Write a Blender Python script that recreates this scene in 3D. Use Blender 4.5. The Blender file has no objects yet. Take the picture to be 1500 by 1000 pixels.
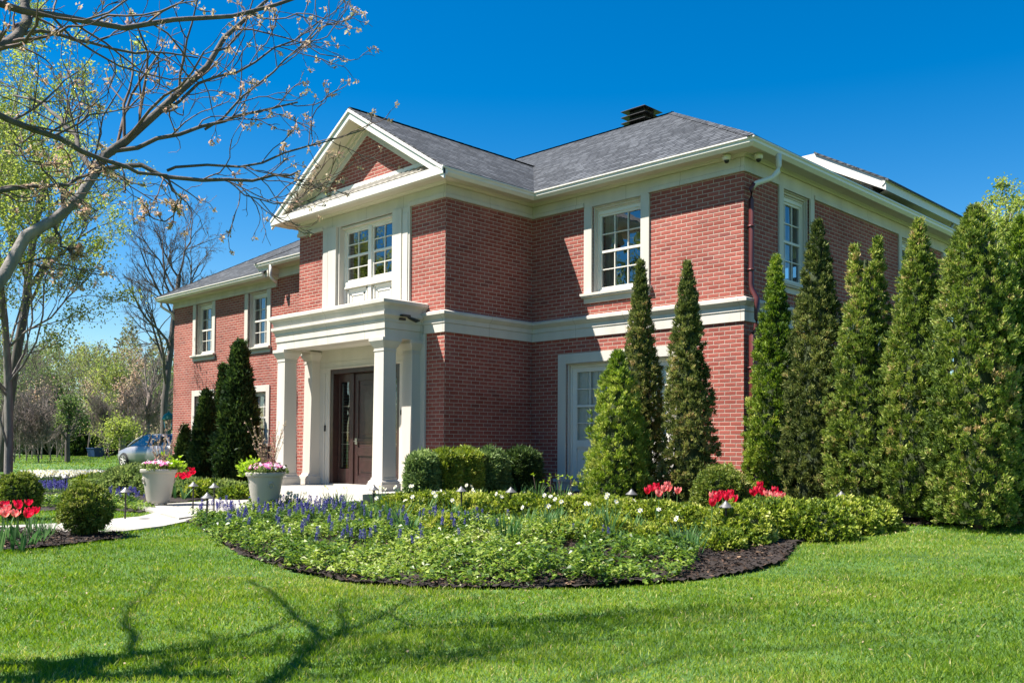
import bpy, math, random
import numpy as np
from mathutils import Matrix, Vector, noise as mnoise
random.seed(7)
SC = bpy.context.scene
COL = SC.collection
R = math.radians

# ------------------------------------------------------------------ camera
CAM = np.array([8.839, -14.963, .95])
YAW, PITCH, ROLL, FPX, CYP = .7788, .0281, .0065, 1357.07, 615.79
_d = np.array([-math.sin(YAW)*math.cos(PITCH), math.cos(YAW)*math.cos(PITCH), math.sin(PITCH)])
_r = np.cross(_d, [0, 0, 1.]); _r /= np.linalg.norm(_r); _u = np.cross(_r, _d)
_r, _u = _r*math.cos(ROLL)+_u*math.sin(ROLL), -_r*math.sin(ROLL)+_u*math.cos(ROLL)
cd = bpy.data.cameras.new('camera'); cam = bpy.data.objects.new('camera', cd); COL.objects.link(cam)
M = Matrix.Identity(4)
for i in range(3):
    M[i][0] = _r[i]; M[i][1] = _u[i]; M[i][2] = -_d[i]; M[i][3] = CAM[i]
cam.matrix_world = M
cd.sensor_width = 36; cd.lens = FPX/1500*36; cd.shift_y = (CYP-500)/1500
cd.clip_start = .1; cd.clip_end = 3000
SC.camera = cam

# ------------------------------------------------------------------ light
SUN = np.array([.774, 1., -1.85]); SUN /= np.linalg.norm(SUN)
ELEV = math.asin(-SUN[2]); AZ = math.atan2(-SUN[0], -SUN[1])
w = bpy.data.worlds.new('World'); SC.world = w; w.use_nodes = True
nt = w.node_tree; nt.nodes.clear()
sky = nt.nodes.new('ShaderNodeTexSky'); sky.sky_type = 'NISHITA'; sky.sun_disc = False
sky.sun_elevation = ELEV; sky.sun_rotation = AZ % (2*math.pi)
sky.altitude = 0; sky.air_density = 1.0; sky.dust_density = 0.0; sky.ozone_density = 1.6
bg = nt.nodes.new('ShaderNodeBackground'); bg.inputs[1].default_value = .062
hs = nt.nodes.new('ShaderNodeHueSaturation'); hs.inputs['Saturation'].default_value = 1.56; hs.inputs['Hue'].default_value = .502
wo = nt.nodes.new('ShaderNodeOutputWorld')
nt.links.new(sky.outputs[0], hs.inputs['Color']); nt.links.new(hs.outputs[0], bg.inputs[0]); nt.links.new(bg.outputs[0], wo.inputs[0])
sl = bpy.data.lights.new('sun', 'SUN'); sl.energy = 5.0; sl.angle = R(.5); sl.color = (1, .955, .88)
so = bpy.data.objects.new('sun', sl); COL.objects.link(so)
so.rotation_euler = Vector(SUN).to_track_quat('-Z', 'Y').to_euler(); so.location = (0, -20, 30)
vs = SC.view_settings; vs.view_transform = 'Standard'; vs.look = 'None'; vs.gamma = 1; vs.exposure = 1.38
SC.cycles.max_bounces = 6; SC.cycles.transparent_max_bounces = 12

# ------------------------------------------------------------------ ground shape and pixel -> place helpers
def gz(y): return -.28*(1-math.exp(min(0, y)/4.0))
def gza(y): return -.28*(1-np.exp(np.minimum(0, y)/4.0))
def ray(x, y): return _d+_r*(x-750)/FPX-_u*(y-CYP)/FPX
def at(x, y):
    q = ray(x, y); lo, hi = 1., 200.
    for _ in range(50):
        t = (lo+hi)/2; p = CAM+t*q
        if p[2] > gz(p[1]): lo = t
        else: hi = t
    return CAM+lo*q
def depth_at(x, y, dep): return CAM+ray(x, y)*dep
def side(x, dep):
    p = CAM+(_d+_r*(x-750)/FPX)*dep
    return np.array([p[0], p[1], gz(p[1])])

# ------------------------------------------------------------------ naming helpers
def tag(o, label=None, cat=None, group=None, kind=None):
    if label: o['label'] = label
    if cat: o['category'] = cat
    if group: o['group'] = group
    if kind: o['kind'] = kind
    return o
def empty(name, loc, rz=0, label=None, cat=None, group=None):
    o = bpy.data.objects.new(name, None); COL.objects.link(o); o.location = loc; o.rotation_euler = (0, 0, rz)
    o.empty_display_size = .2
    return tag(o, label, cat, group)
def link(name, me, parent=None):
    o = bpy.data.objects.new(name, me); COL.objects.link(o)
    if parent is not None: o.parent = parent
    return o
def copy_tree(o, parent=None):
    c = o.copy(); COL.objects.link(c)
    if parent is not None: c.parent = parent
    for ch in list(o.children): copy_tree(ch, c)
    return c

# ------------------------------------------------------------------ materials
def new_mat(name):
    m = bpy.data.materials.new(name); m.use_nodes = True
    n = m.node_tree; b = n.nodes['Principled BSDF']
    return m, n, b
def ramp(n, stops):
    c = n.nodes.new('ShaderNodeValToRGB'); e = c.color_ramp.elements
    while len(e) > 1: e.remove(e[0])
    e[0].position = stops[0][0]; e[0].color = (*stops[0][1], 1)
    for p, col in stops[1:]:
        k = e.new(p); k.color = (*col, 1)
    return c
def pmat(name, col, rough=.6, var=.12, scale=3., bump=0., bscale=40., metal=0., spec=.5, detail=5, coat=0, streak=False):
    m, n, b = new_mat(name)
    tc = n.nodes.new('ShaderNodeTexCoord'); mp = n.nodes.new('ShaderNodeMapping')
    n.links.new(tc.outputs['Object'], mp.inputs[0])
    if streak: mp.inputs['Scale'].default_value = (1, 1, .15)
    nz = n.nodes.new('ShaderNodeTexNoise'); nz.inputs['Scale'].default_value = scale; nz.inputs['Detail'].default_value = detail
    n.links.new(mp.outputs[0], nz.inputs['Vector'])
    r = ramp(n, [(.3, tuple(c*(1-var) for c in col)), (.7, tuple(min(1, c*(1+var)) for c in col))])
    n.links.new(nz.outputs[0], r.inputs[0]); n.links.new(r.outputs[0], b.inputs['Base Color'])
    b.inputs['Roughness'].default_value = rough; b.inputs['Metallic'].default_value = metal
    b.inputs['Specular IOR Level'].default_value = spec; b.inputs['Coat Weight'].default_value = coat
    if bump:
        n2 = n.nodes.new('ShaderNodeTexNoise'); n2.inputs['Scale'].default_value = bscale; n2.inputs['Detail'].default_value = 6
        n.links.new(tc.outputs['Object'], n2.inputs['Vector'])
        bp = n.nodes.new('ShaderNodeBump'); bp.inputs['Strength'].default_value = bump; bp.inputs['Distance'].default_value = .01
        n.links.new(n2.outputs[0], bp.inputs['Height']); n.links.new(bp.outputs[0], b.inputs['Normal'])
    return m
def fmat(name, stops, trans=.35, rough=.5, spec=.3):
    """leaves: colour by the per-leaf 'tint' attribute, light passes through"""
    m, n, b = new_mat(name)
    a = n.nodes.new('ShaderNodeAttribute'); a.attribute_name = 'tint'
    r = ramp(n, stops); n.links.new(a.outputs['Fac'], r.inputs[0]); n.links.new(r.outputs[0], b.inputs['Base Color'])
    b.inputs['Roughness'].default_value = rough; b.inputs['Specular IOR Level'].default_value = spec
    t = n.nodes.new('ShaderNodeBsdfTranslucent'); mx = n.nodes.new('ShaderNodeMixShader'); mx.inputs[0].default_value = trans
    h = n.nodes.new('ShaderNodeHueSaturation'); h.inputs['Value'].default_value = 1.25; h.inputs['Saturation'].default_value = 1.1
    n.links.new(r.outputs[0], h.inputs['Color']); n.links.new(h.outputs[0], t.inputs[0])
    out = n.nodes['Material Output']
    n.links.new(b.outputs[0], mx.inputs[1]); n.links.new(t.outputs[0], mx.inputs[2]); n.links.new(mx.outputs[0], out.inputs[0])
    return m
def math_node(n, op, a, b=None, c=None):
    k = n.nodes.new('ShaderNodeMath'); k.operation = op
    for i, v in enumerate((a, b, c)):
        if v is None: continue
        if isinstance(v, (int, float)): k.inputs[i].default_value = v
        else: n.links.new(v, k.inputs[i])
    return k.outputs[0]
def coursed(name, bw, bh, joint, stops, mortar_or_shadow, rough, bumpd, offs=.5, jitter=0., weather=.15, wscale=.6, slope=False):
    """bricks or shingles in world metres: u runs along the face, v is height"""
    m, n, b = new_mat(name)
    g = n.nodes.new('ShaderNodeNewGeometry')
    sp = n.nodes.new('ShaderNodeSeparateXYZ'); n.links.new(g.outputs['Position'], sp.inputs[0])
    sn = n.nodes.new('ShaderNodeSeparateXYZ'); n.links.new(g.outputs['True Normal'], sn.inputs[0])
    ax = math_node(n, 'ABSOLUTE', sn.outputs[0]); ay = math_node(n, 'ABSOLUTE', sn.outputs[1])
    isx = math_node(n, 'GREATER_THAN', ax, ay)
    u = math_node(n, 'ADD', math_node(n, 'MULTIPLY', sp.outputs[1], isx), math_node(n, 'MULTIPLY', sp.outputs[0], math_node(n, 'SUBTRACT', 1., isx)))
    u = math_node(n, 'ADD', u, 100.)
    v = math_node(n, 'DIVIDE', math_node(n, 'ADD', sp.outputs[2], 2.4), bh)
    row = math_node(n, 'FLOOR', v); fv = math_node(n, 'SUBTRACT', v, row)
    rowrnd = n.nodes.new('ShaderNodeTexWhiteNoise'); rowrnd.noise_dimensions = '1D'; n.links.new(row, rowrnd.inputs['W'])
    sh = math_node(n, 'MULTIPLY', math_node(n, 'MODULO', row, 2.), offs)
    if jitter: sh = math_node(n, 'ADD', sh, math_node(n, 'MULTIPLY', rowrnd.outputs[0], jitter))
    uu = math_node(n, 'ADD', math_node(n, 'DIVIDE', u, bw), sh)
    cl = math_node(n, 'FLOOR', uu); fu = math_node(n, 'SUBTRACT', uu, cl)
    cv = n.nodes.new('ShaderNodeCombineXYZ'); n.links.new(cl, cv.inputs[0]); n.links.new(row, cv.inputs[1]); n.links.new(isx, cv.inputs[2])
    wn = n.nodes.new('ShaderNodeTexWhiteNoise'); wn.noise_dimensions = '3D'; n.links.new(cv.outputs[0], wn.inputs['Vector'])
    r = ramp(n, stops); n.links.new(wn.outputs[0], r.inputs[0])
    ju, jv = joint/bw, joint/bh
    eu = math_node(n, 'MINIMUM', fu, math_node(n, 'SUBTRACT', 1., fu)); ev = math_node(n, 'MINIMUM', fv, math_node(n, 'SUBTRACT', 1., fv))
    mu = math_node(n, 'SMOOTH_MIN', 1., math_node(n, 'DIVIDE', eu, ju), .1)
    mv = math_node(n, 'SMOOTH_MIN', 1., math_node(n, 'DIVIDE', ev, jv), .1)
    if slope: inside = math_node(n, 'GREATER_THAN', math_node(n, 'MULTIPLY', math_node(n, 'GREATER_THAN', fv, jv), math_node(n, 'GREATER_THAN', eu, ju*.5)), .5)
    else: inside = math_node(n, 'MULTIPLY', math_node(n, 'GREATER_THAN', mu, .5), math_node(n, 'GREATER_THAN', mv, .5))
    nz = n.nodes.new('ShaderNodeTexNoise'); nz.inputs['Scale'].default_value = wscale; nz.inputs['Detail'].default_value = 6
    n.links.new(g.outputs['Position'], nz.inputs['Vector'])
    nf = n.nodes.new('ShaderNodeTexNoise'); nf.inputs['Scale'].default_value = 70; nf.inputs['Detail'].default_value = 4
    n.links.new(g.outputs['Position'], nf.inputs['Vector'])
    wr = ramp(n, [(.3, (1-weather,)*3), (.7, (1+weather*.5,)*3)]); n.links.new(nz.outputs[0], wr.inputs[0])
    fr = ramp(n, [(.3, (.82,)*3), (.7, (1.12,)*3)]); n.links.new(nf.outputs[0], fr.inputs[0])
    mx = n.nodes.new('ShaderNodeMix'); mx.data_type = 'RGBA'
    n.links.new(inside, mx.inputs[0]); mx.inputs[6].default_value = (*mortar_or_shadow, 1); n.links.new(r.outputs[0], mx.inputs[7])
    m1 = n.nodes.new('ShaderNodeMix'); m1.data_type = 'RGBA'; m1.blend_type = 'MULTIPLY'; m1.inputs[0].default_value = 1
    n.links.new(mx.outputs[2], m1.inputs[6]); n.links.new(wr.outputs[0], m1.inputs[7])
    m2 = n.nodes.new('ShaderNodeMix'); m2.data_type = 'RGBA'; m2.blend_type = 'MULTIPLY'; m2.inputs[0].default_value = 1
    n.links.new(m1.outputs[2], m2.inputs[6]); n.links.new(fr.outputs[0], m2.inputs[7])
    n.links.new(m2.outputs[2], b.inputs['Base Color']); b.inputs['Roughness'].default_value = rough; b.inputs['Specular IOR Level'].default_value = .3
    if slope: h = math_node(n, 'ADD', math_node(n, 'SUBTRACT', 1., fv), math_node(n, 'MULTIPLY', wn.outputs[0], .4))
    else: h = math_node(n, 'ADD', math_node(n, 'MINIMUM', mu, mv), math_node(n, 'ADD', math_node(n, 'MULTIPLY', nf.outputs[0], .35), math_node(n, 'MULTIPLY', wn.outputs[0], .25)))
    bp = n.nodes.new('ShaderNodeBump'); bp.inputs['Strength'].default_value = 1; bp.inputs['Distance'].default_value = bumpd
    n.links.new(h, bp.inputs['Height']); n.links.new(bp.outputs[0], b.inputs['Normal'])
    return m

M_BRICK = coursed('red_brick', .240, .08, .0115, [(0, (.25, .054, .038)), (.35, (.30, .073, .052)), (.75, (.335, .090, .066)), (.95, (.27, .080, .063)), (1, (.20, .048, .038))], (.46, .37, .295), .8, .006, weather=.22, wscale=.8)
M_SHING = coursed('grey_shingle', .30, .095, .032, [(0, (.042, .045, .049)), (.5, (.068, .072, .079)), (1, (.108, .114, .124))], (.010, .011, .013), .85, .02, jitter=3.7, weather=.18, wscale=.9, slope=True)  # near-black band low in each course is a painted shadow line
M_STONE = pmat('limestone', (.525, .478, .415), .75, .10, 2.2, .25, 60, streak=True)
M_STONE2 = pmat('cast_stone_floor', (.46, .425, .37), .7, .08, 1.8, .2, 50)
M_TRIM = pmat('cream_trim', (.60, .54, .45), .5, .03, 2, .05, 30)
M_WHITE = pmat('white_paint', (.66, .62, .55), .45, .03, 3, .04, 30)
M_GUTTER = pmat('white_metal', (.66, .615, .55), .38, .04, 2, 0)
M_SOFFIT = pmat('soffit_boards', (.60, .53, .42), .6, .05, 2)
M_DOOR = pmat('dark_wood', (.034, .013, .011), .38, .3, 9, .1, 25, coat=.25)
M_BLACK = pmat('black_metal', (.012, .012, .013), .45, .2, 8)
M_BRONZE = pmat('bronze_metal', (.05, .042, .036), .5, .25, 20, metal=.3)
M_CAPM = pmat('weathered_pewter', (.17, .165, .16), .5, .2, 30, metal=.6)
M_MAROON = pmat('maroon_metal', (.10, .024, .022), .38, .12, 4)
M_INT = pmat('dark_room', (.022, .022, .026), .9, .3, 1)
M_CURT = pmat('pale_curtain', (.70, .70, .69), .85, .06, 12)
M_POT = pmat('grey_resin', (.43, .39, .335), .5, .05, 4, .05, 30)
M_SOIL = pmat('potting_soil', (.035, .022, .015), .95, .4, 40, .6, 60)
M_GOLD = pmat('silver_handle', (.6, .57, .5), .3, .05, 5, metal=1)
def jointed(name, base, every):
    m = base.copy(); m.name = name; n = m.node_tree; b = n.nodes['Principled BSDF']
    g = n.nodes.new('ShaderNodeNewGeometry'); sp = n.nodes.new('ShaderNodeSeparateXYZ'); n.links.new(g.outputs['Position'], sp.inputs[0]); sn = n.nodes.new('ShaderNodeSeparateXYZ'); n.links.new(g.outputs['True Normal'], sn.inputs[0])
    isx = math_node(n, 'GREATER_THAN', math_node(n, 'ABSOLUTE', sn.outputs[0]), math_node(n, 'ABSOLUTE', sn.outputs[1]))
    u = math_node(n, 'ADD', math_node(n, 'MULTIPLY', sp.outputs[1], isx), math_node(n, 'MULTIPLY', sp.outputs[0], math_node(n, 'SUBTRACT', 1., isx)))
    f = math_node(n, 'FRACT', math_node(n, 'DIVIDE', math_node(n, 'ADD', u, 100.37), every)); k = math_node(n, 'LESS_THAN', f, .009/every)
    src = b.inputs['Base Color'].links[0].from_socket; mx = n.nodes.new('ShaderNodeMix'); mx.data_type = 'RGBA'; n.links.new(k, mx.inputs[0]); n.links.new(src, mx.inputs[6]); mx.inputs[7].default_value = (.30, .25, .19, 1)
    n.links.new(mx.outputs[2], b.inputs['Base Color']); return m
M_STONEJ = jointed('limestone_blocks', M_STONE, 1.32)
def glass(name, ior, tint=(.62, .68, .68)):
    m, n, b = new_mat(name)
    for k in list(n.nodes):
        if k.type == 'BSDF_PRINCIPLED': n.nodes.remove(k)
    f = n.nodes.new('ShaderNodeFresnel'); f.inputs[0].default_value = ior
    g = n.nodes.new('ShaderNodeBsdfGlossy'); g.inputs['Roughness'].default_value = .015; g.inputs[0].default_value = (.95, .97, 1, 1)
    t = n.nodes.new('ShaderNodeBsdfTransparent'); t.inputs[0].default_value = (*tint, 1)
    gg = n.nodes.new('ShaderNodeNewGeometry'); nz = n.nodes.new('ShaderNodeTexNoise'); nz.inputs['Scale'].default_value = 2.2; nz.inputs['Detail'].default_value = 1
    n.links.new(gg.outputs['Position'], nz.inputs['Vector'])
    bp = n.nodes.new('ShaderNodeBump'); bp.inputs['Distance'].default_value = .006; n.links.new(nz.outputs[0], bp.inputs['Height']); n.links.new(bp.outputs[0], g.inputs['Normal'])
    mx = n.nodes.new('ShaderNodeMixShader'); n.links.new(f.outputs[0], mx.inputs[0]); n.links.new(t.outputs[0], mx.inputs[1]); n.links.new(g.outputs[0], mx.inputs[2])
    n.links.new(mx.outputs[0], n.nodes['Material Output'].inputs[0])
    return m
M_GLASS = glass('window_glass', 2.5)
M_GLASSC = glass('clear_door_glass', 1.7, (.86, .88, .88))
M_BARK = pmat('grey_bark', (.20, .175, .155), .9, .35, 14, .8, 40, streak=True)
M_BARKD = pmat('dark_bark', (.10, .082, .07), .9, .35, 14, .8, 40, streak=True)
M_TWIG = pmat('brown_twig', (.13, .085, .065), .85, .3, 12)

# ------------------------------------------------------------------ mesh helpers
class MB:
    def __init__(s): s.v = []; s.f = []
    def add(s, vs, fs):
        o = len(s.v); s.v += [tuple(map(float, p)) for p in vs]; s.f += [tuple(i+o for i in f) for f in fs]; return s
    def box(s, x0, x1, y0, y1, z0, z1):
        return s.add([(x0, y0, z0), (x1, y0, z0), (x1, y1, z0), (x0, y1, z0), (x0, y0, z1), (x1, y0, z1), (x1, y1, z1), (x0, y1, z1)],
                     [(3, 2, 1, 0), (4, 5, 6, 7), (0, 1, 5, 4), (1, 2, 6, 5), (2, 3, 7, 6), (3, 0, 4, 7)])
    def frustum(s, cx, cy, a, b, z0, z1):
        """square section a at z0, b at z1 (half sizes)"""
        return s.add([(cx-a, cy-a, z0), (cx+a, cy-a, z0), (cx+a, cy+a, z0), (cx-a, cy+a, z0), (cx-b, cy-b, z1), (cx+b, cy-b, z1), (cx+b, cy+b, z1), (cx-b, cy+b, z1)],
                     [(3, 2, 1, 0), (4, 5, 6, 7), (0, 1, 5, 4), (1, 2, 6, 5), (2, 3, 7, 6), (3, 0, 4, 7)])
    def lathe(s, cx, cy, prof, n=24):
        o = []; fs = []
        for r, z in prof:
            for k in range(n):
                a = 2*math.pi*k/n; o.append((cx+r*math.cos(a), cy+r*math.sin(a), z))
        for j in range(len(prof)-1):
            for k in range(n):
                k2 = (k+1) % n; fs.append((j*n+k, j*n+k2, (j+1)*n+k2, (j+1)*n+k))
        return s.add(o, fs)
    def tube(s, pts, rad, n=8, cap=True):
        pts = [Vector(p) for p in pts]; o = []; fs = []; ref = Vector((0, 0, 1))
        if not hasattr(rad, '__len__'): rad = [rad]*len(pts)
        for i, p in enumerate(pts):
            t = (pts[min(i+1, len(pts)-1)]-pts[max(i-1, 0)]).normalized()
            a = t.cross(ref)
            if a.length < .1: a = t.cross(Vector((1, 0, 0)))
            a.normalize(); b = t.cross(a)
            for k in range(n):
                th = 2*math.pi*k/n; o.append(tuple(p+(a*math.cos(th)+b*math.sin(th))*rad[i]))
        for j in range(len(pts)-1):
            for k in range(n):
                k2 = (k+1) % n; fs.append((j*n+k, j*n+k2, (j+1)*n+k2, (j+1)*n+k))
        if cap: fs.append(tuple(range(n))[::-1]); fs.append(tuple((len(pts)-1)*n+k for k in range(n)))
        return s.add(o, fs)
    def sweep(s, path, prof, closed_ends=True):
        """path: xy corners, outward = right-hand side; prof: (out, z)"""
        n = len(path); P = [Vector(p) for p in path]; mit = []
        for i in range(n):
            ds = []
            if i > 0: ds.append((P[i]-P[i-1]).normalized())
            if i < n-1: ds.append((P[i+1]-P[i]).normalized())
            ns = [Vector((d.y, -d.x)) for d in ds]
            if len(ns) == 1: mit.append(ns[0])
            else:
                m = (ns[0]+ns[1]); m /= m.dot(ns[0]); mit.append(m)
        k = len(prof); o = []; fs = []
        for i in range(n):
            for (a, z) in prof: q = P[i]+mit[i]*a; o.append((q.x, q.y, z))
        for i in range(n-1):
            for j in range(k):
                j2 = (j+1) % k
                fs.append((i*k+j, (i+1)*k+j, (i+1)*k+j2, i*k+j2))
        if closed_ends: fs.append(tuple(range(k))); fs.append(tuple((n-1)*k+j for j in range(k))[::-1])
        return s.add(o, fs)
    def build(s, name, mat, parent=None, smooth=False, bevel=0.):
        me = bpy.data.meshes.new(name); me.from_pydata(s.v, [], s.f); me.update()
        me.materials.append(mat)
        if smooth: me.polygons.foreach_set('use_smooth', [True]*len(me.polygons))
        o = link(name, me, parent)
        if bevel:
            b = o.modifiers.new('bevel', 'BEVEL'); b.width = bevel; b.segments = 2; b.limit_method = 'ANGLE'
        return o

def np_mesh(name, V, F, mats, parent=None, tint=None, midx=None, smooth=False):
    """V (n,3), F (m,k) same-size faces"""
    me = bpy.data.meshes.new(name); V = np.asarray(V, dtype=np.float32); F = np.asarray(F, dtype=np.int32)
    m, k = F.shape
    me.vertices.add(len(V)); me.vertices.foreach_set('co', V.ravel())
    me.loops.add(m*k); me.loops.foreach_set('vertex_index', F.ravel())
    me.polygons.add(m); me.polygons.foreach_set('loop_start', np.arange(0, m*k, k, dtype=np.int32)); me.polygons.foreach_set('loop_total', np.full(m, k, dtype=np.int32))
    if not isinstance(mats, (list, tuple)): mats = [mats]
    for q in mats: me.materials.append(q)
    if midx is not None: me.polygons.foreach_set('material_index', np.asarray(midx, dtype=np.int32))
    if smooth: me.polygons.foreach_set('use_smooth', np.ones(m, dtype=bool))
    me.update(calc_edges=True)
    if tint is not None:
        a = me.attributes.new('tint', 'FLOAT', 'FACE'); a.data.foreach_set('value', np.asarray(tint, dtype=np.float32))
    return link(name, me, parent)

def unit(a): return a/np.maximum(np.linalg.norm(a, axis=-1, keepdims=True), 1e-9)
def leaves(P, D, L, W, rng, fold=0.25):
    """diamond leaves: base P, direction D, length L, width W -> V,F(quads)"""
    n = len(P); D = unit(D); rv = rng.normal(size=(n, 3)); S = unit(np.cross(D, rv)); N = np.cross(S, D)
    L = np.broadcast_to(L, (n,))[:, None]; W = np.broadcast_to(W, (n,))[:, None]
    mid = P+D*L*.5
    V = np.empty((n, 4, 3)); V[:, 0] = P; V[:, 1] = mid+S*W*.5+N*W*fold; V[:, 2] = P+D*L; V[:, 3] = mid-S*W*.5+N*W*fold
    return V.reshape(-1, 3), np.arange(n*4).reshape(n, 4)
def pip(P, poly):
    x, y = P[:, 0], P[:, 1]; ins = np.zeros(len(P), bool); n = len(poly); j = n-1
    for i in range(n):
        xi, yi = poly[i][:2]; xj, yj = poly[j][:2]
        if yi != yj:
            c = ((yi > y) != (yj > y)) & (x < (xj-xi)*(y-yi)/(yj-yi)+xi); ins ^= c
        j = i
    return ins
def n3(P, s, seed=0):
    """cheap smooth 3-D noise, about -1..1"""
    r = np.random.default_rng(seed); out = np.zeros(len(P))
    for k in range(5):
        f = r.normal(size=3)*s*(1+.5*k); out += np.sin(P@f+r.uniform(0, 6.28))/(1+.35*k)
    return out/2.6

# ================================================================== SETTING: ground
def build_ground():
    a = np.concatenate([-np.geomspace(900, 32, 22), np.linspace(-30, 20, 101), np.geomspace(22, 900, 22)])
    X, Y = np.meshgrid(a, a, indexing='ij'); n = len(a)
    V = np.stack([X, Y, gza(Y)-.004], -1).reshape(-1, 3)
    i = np.arange(n*n).reshape(n, n); F = np.stack([i[:-1, :-1], i[1:, :-1], i[1:, 1:], i[:-1, 1:]], -1).reshape(-1, 4)
    m, nn, b = new_mat('lawn_soil')
    tc = nn.nodes.new('ShaderNodeTexCoord'); nz = nn.nodes.new('ShaderNodeTexNoise'); nz.inputs['Scale'].default_value = .9; nz.inputs['Detail'].default_value = 8
    nn.links.new(tc.outputs['Object'], nz.inputs['Vector'])
    r = ramp(nn, [(.3, (.045, .105, .016)), (.55, (.075, .16, .025)), (.75, (.11, .19, .035))]); nn.links.new(nz.outputs[0], r.inputs[0]); nn.links.new(r.outputs[0], b.inputs['Base Color'])
    n2 = nn.nodes.new('ShaderNodeTexNoise'); n2.inputs['Scale'].default_value = 60; nn.links.new(tc.outputs['Object'], n2.inputs['Vector'])
    bp = nn.nodes.new('ShaderNodeBump'); bp.inputs['Distance'].default_value = .03; nn.links.new(n2.outputs[0], bp.inputs['Height']); nn.links.new(bp.outputs[0], b.inputs['Normal'])
    b.inputs['Roughness'].default_value = .95
    o = np_mesh('ground', V, F, m); tag(o, kind='structure')
build_ground()

A = lambda *l: [tuple(at(*p)[:2]) for p in l]
BED = A((268, 764), (290, 773), (318, 795), (350, 814), (430, 840), (520, 857), (600, 864), (750, 864), (880, 862), (1000, 854), (1100, 840), (1150, 826), (1163, 810), (1172, 797), (1240, 784), (1300, 771), (1420, 769), (1500, 771)) + \
      [(6.2, -1.2), (9, 4), (9, 14), (0, 14), (0, 0), (-5.31, 0), (-5.31, -2.59), (-5.55, -4.5), (-5.3, -5.2), (-5.0, -6.2)] + A((330, 751), )
LBED = A((-60, 812), (0, 809), (60, 804), (120, 797), (184, 790), (176, 783), (130, 782), (60, 778), (0, 776), (-60, 775))
PATH = A((-60, 775), (0, 780), (60, 781), (130, 782.5), (180, 781), (240, 773), (268, 767), (330, 752), (420, 748), (420, 742), (300, 741), (232, 752), (205, 759), (150, 764), (90, 769), (0, 773), (-60, 771))
FARBED = A((-40, 757), (40, 750), (140, 748), (205, 752), (228, 748), (200, 741), (240, 738), (326, 731), (360, 722)) + [(-10.75, -3.4), (-10.75, 0), (-16, 0), (-23, 0), (-24, 1), (-27, -1), (-27, -6), (-14, -12)]
PATHLAND = A((196, 744), (234, 756), (262, 764), (330, 752), (430, 750)) + [(-5.4, -5.1), (-5.4, -4.5), (-10.5, -4.8)] + A((300, 736),)

def grid_sheet(name, poly, step, mat, lift, bump, seed, label=None, kind='structure', cat=None):
    p = np.array(poly); x0, y0 = p.min(0); x1, y1 = p.max(0)
    xs = np.arange(x0, x1+step, step); ys = np.arange(y0, y1+step, step); X, Y = np.meshgrid(xs, ys, indexing='ij')
    P = np.stack([X.ravel(), Y.ravel()], -1); ins = pip(P, poly).reshape(X.shape)
    rng = np.random.default_rng(seed); Z = gza(Y)+lift+n3(np.stack([X.ravel(), Y.ravel(), 0*X.ravel()], -1), 4, seed).reshape(X.shape)*bump+rng.normal(size=X.shape)*bump*.5
    V = np.stack([X, Y, Z], -1).reshape(-1, 3); i = np.arange(X.size).reshape(X.shape)
    ok = ins[:-1, :-1] & ins[1:, :-1] & ins[1:, 1:] & ins[:-1, 1:]
    F = np.stack([i[:-1, :-1], i[1:, :-1], i[1:, 1:], i[:-1, 1:]], -1)[ok]
    used = np.zeros(len(V), bool); used[F.ravel()] = True; idx = np.cumsum(used)-1
    o = np_mesh(name, V[used], idx[F], mat, smooth=False); tag(o, label, cat, kind=kind); return o
M_MULCH = pmat('bark_mulch', (.022, .014, .010), .95, .5, 22, 1., 70)
grid_sheet('mulch_bed', BED, .05, M_MULCH, .03, .018, 1)
grid_sheet('mulch_bed', LBED, .06, M_MULCH, .03, .012, 2)
grid_sheet('mulch_bed', FARBED, .12, M_MULCH, .02, .01, 3)
def slab(name, poly, z_of, thick, mat):
    from mathutils.geometry import tessellate_polygon
    top = [(x, y, z_of(y)) for x, y in poly]; tri = tessellate_polygon([[Vector(v) for v in top]]); n = len(poly)
    mb = MB(); vs_ = top+[(x, y, z-thick) for x, y, z in top]
    fs = []
    for t in tri:
        a, b_, c = t; nrm = (Vector(top[b_])-Vector(top[a])).cross(Vector(top[c])-Vector(top[a]))
        fs.append((a, b_, c) if nrm.z > 0 else (a, c, b_))
    fs += [(i, (i+1) % n, n+(i+1) % n, n+i) for i in range(n)]
    mb.add(vs_, fs); o = mb.build(name, mat); tag(o, kind='structure'); return o
def paver_mat():
    m = coursed('pale_pavers', .62, .45, .006, [(0, (.36, .33, .29)), (.5, (.41, .38, .33)), (1, (.46, .43, .38))], (.24, .21, .17), .75, .004)
    n = m.node_tree     # run the joints over x and y instead of height
    g = [k for k in n.nodes if k.type == 'NEW_GEOMETRY'][0]; sp = [k for k in n.nodes if k.type == 'SEPXYZ' and k.inputs[0].links[0].from_socket == g.outputs['Position']][0]
    for l in list(n.links):
        if l.from_socket == sp.outputs[2]:
            t = l.to_socket; n.links.remove(l); n.links.new(sp.outputs[1], t)
    return m
M_PAVE = paver_mat()
slab('path', PATH, lambda y: gz(y)+.035, .08, M_PAVE)
slab('landing', PATHLAND, lambda y: -.185, .12, M_PAVE)
slab('driveway', [(-31, 2.4), (-24.2, 2.4), (-24.2, 16), (-31, 16)], lambda y: .004, .05, pmat('asphalt', (.09, .09, .092), .9, .2, 2, .4, 80))
mb = MB(); mb.box(-10.35, -5.42, -4.5, -2.5, -.4, .04); porch_floor = mb.build('porch_floor', M_STONE2, None, bevel=.012); tag(porch_floor, kind='structure')
mb = MB(); mb.box(-10.85, -5.40, -4.92, -4.5, -.4, -.075); o = mb.build('porch_step', M_STONE2, None, bevel=.012); tag(o, kind='structure')

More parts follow.
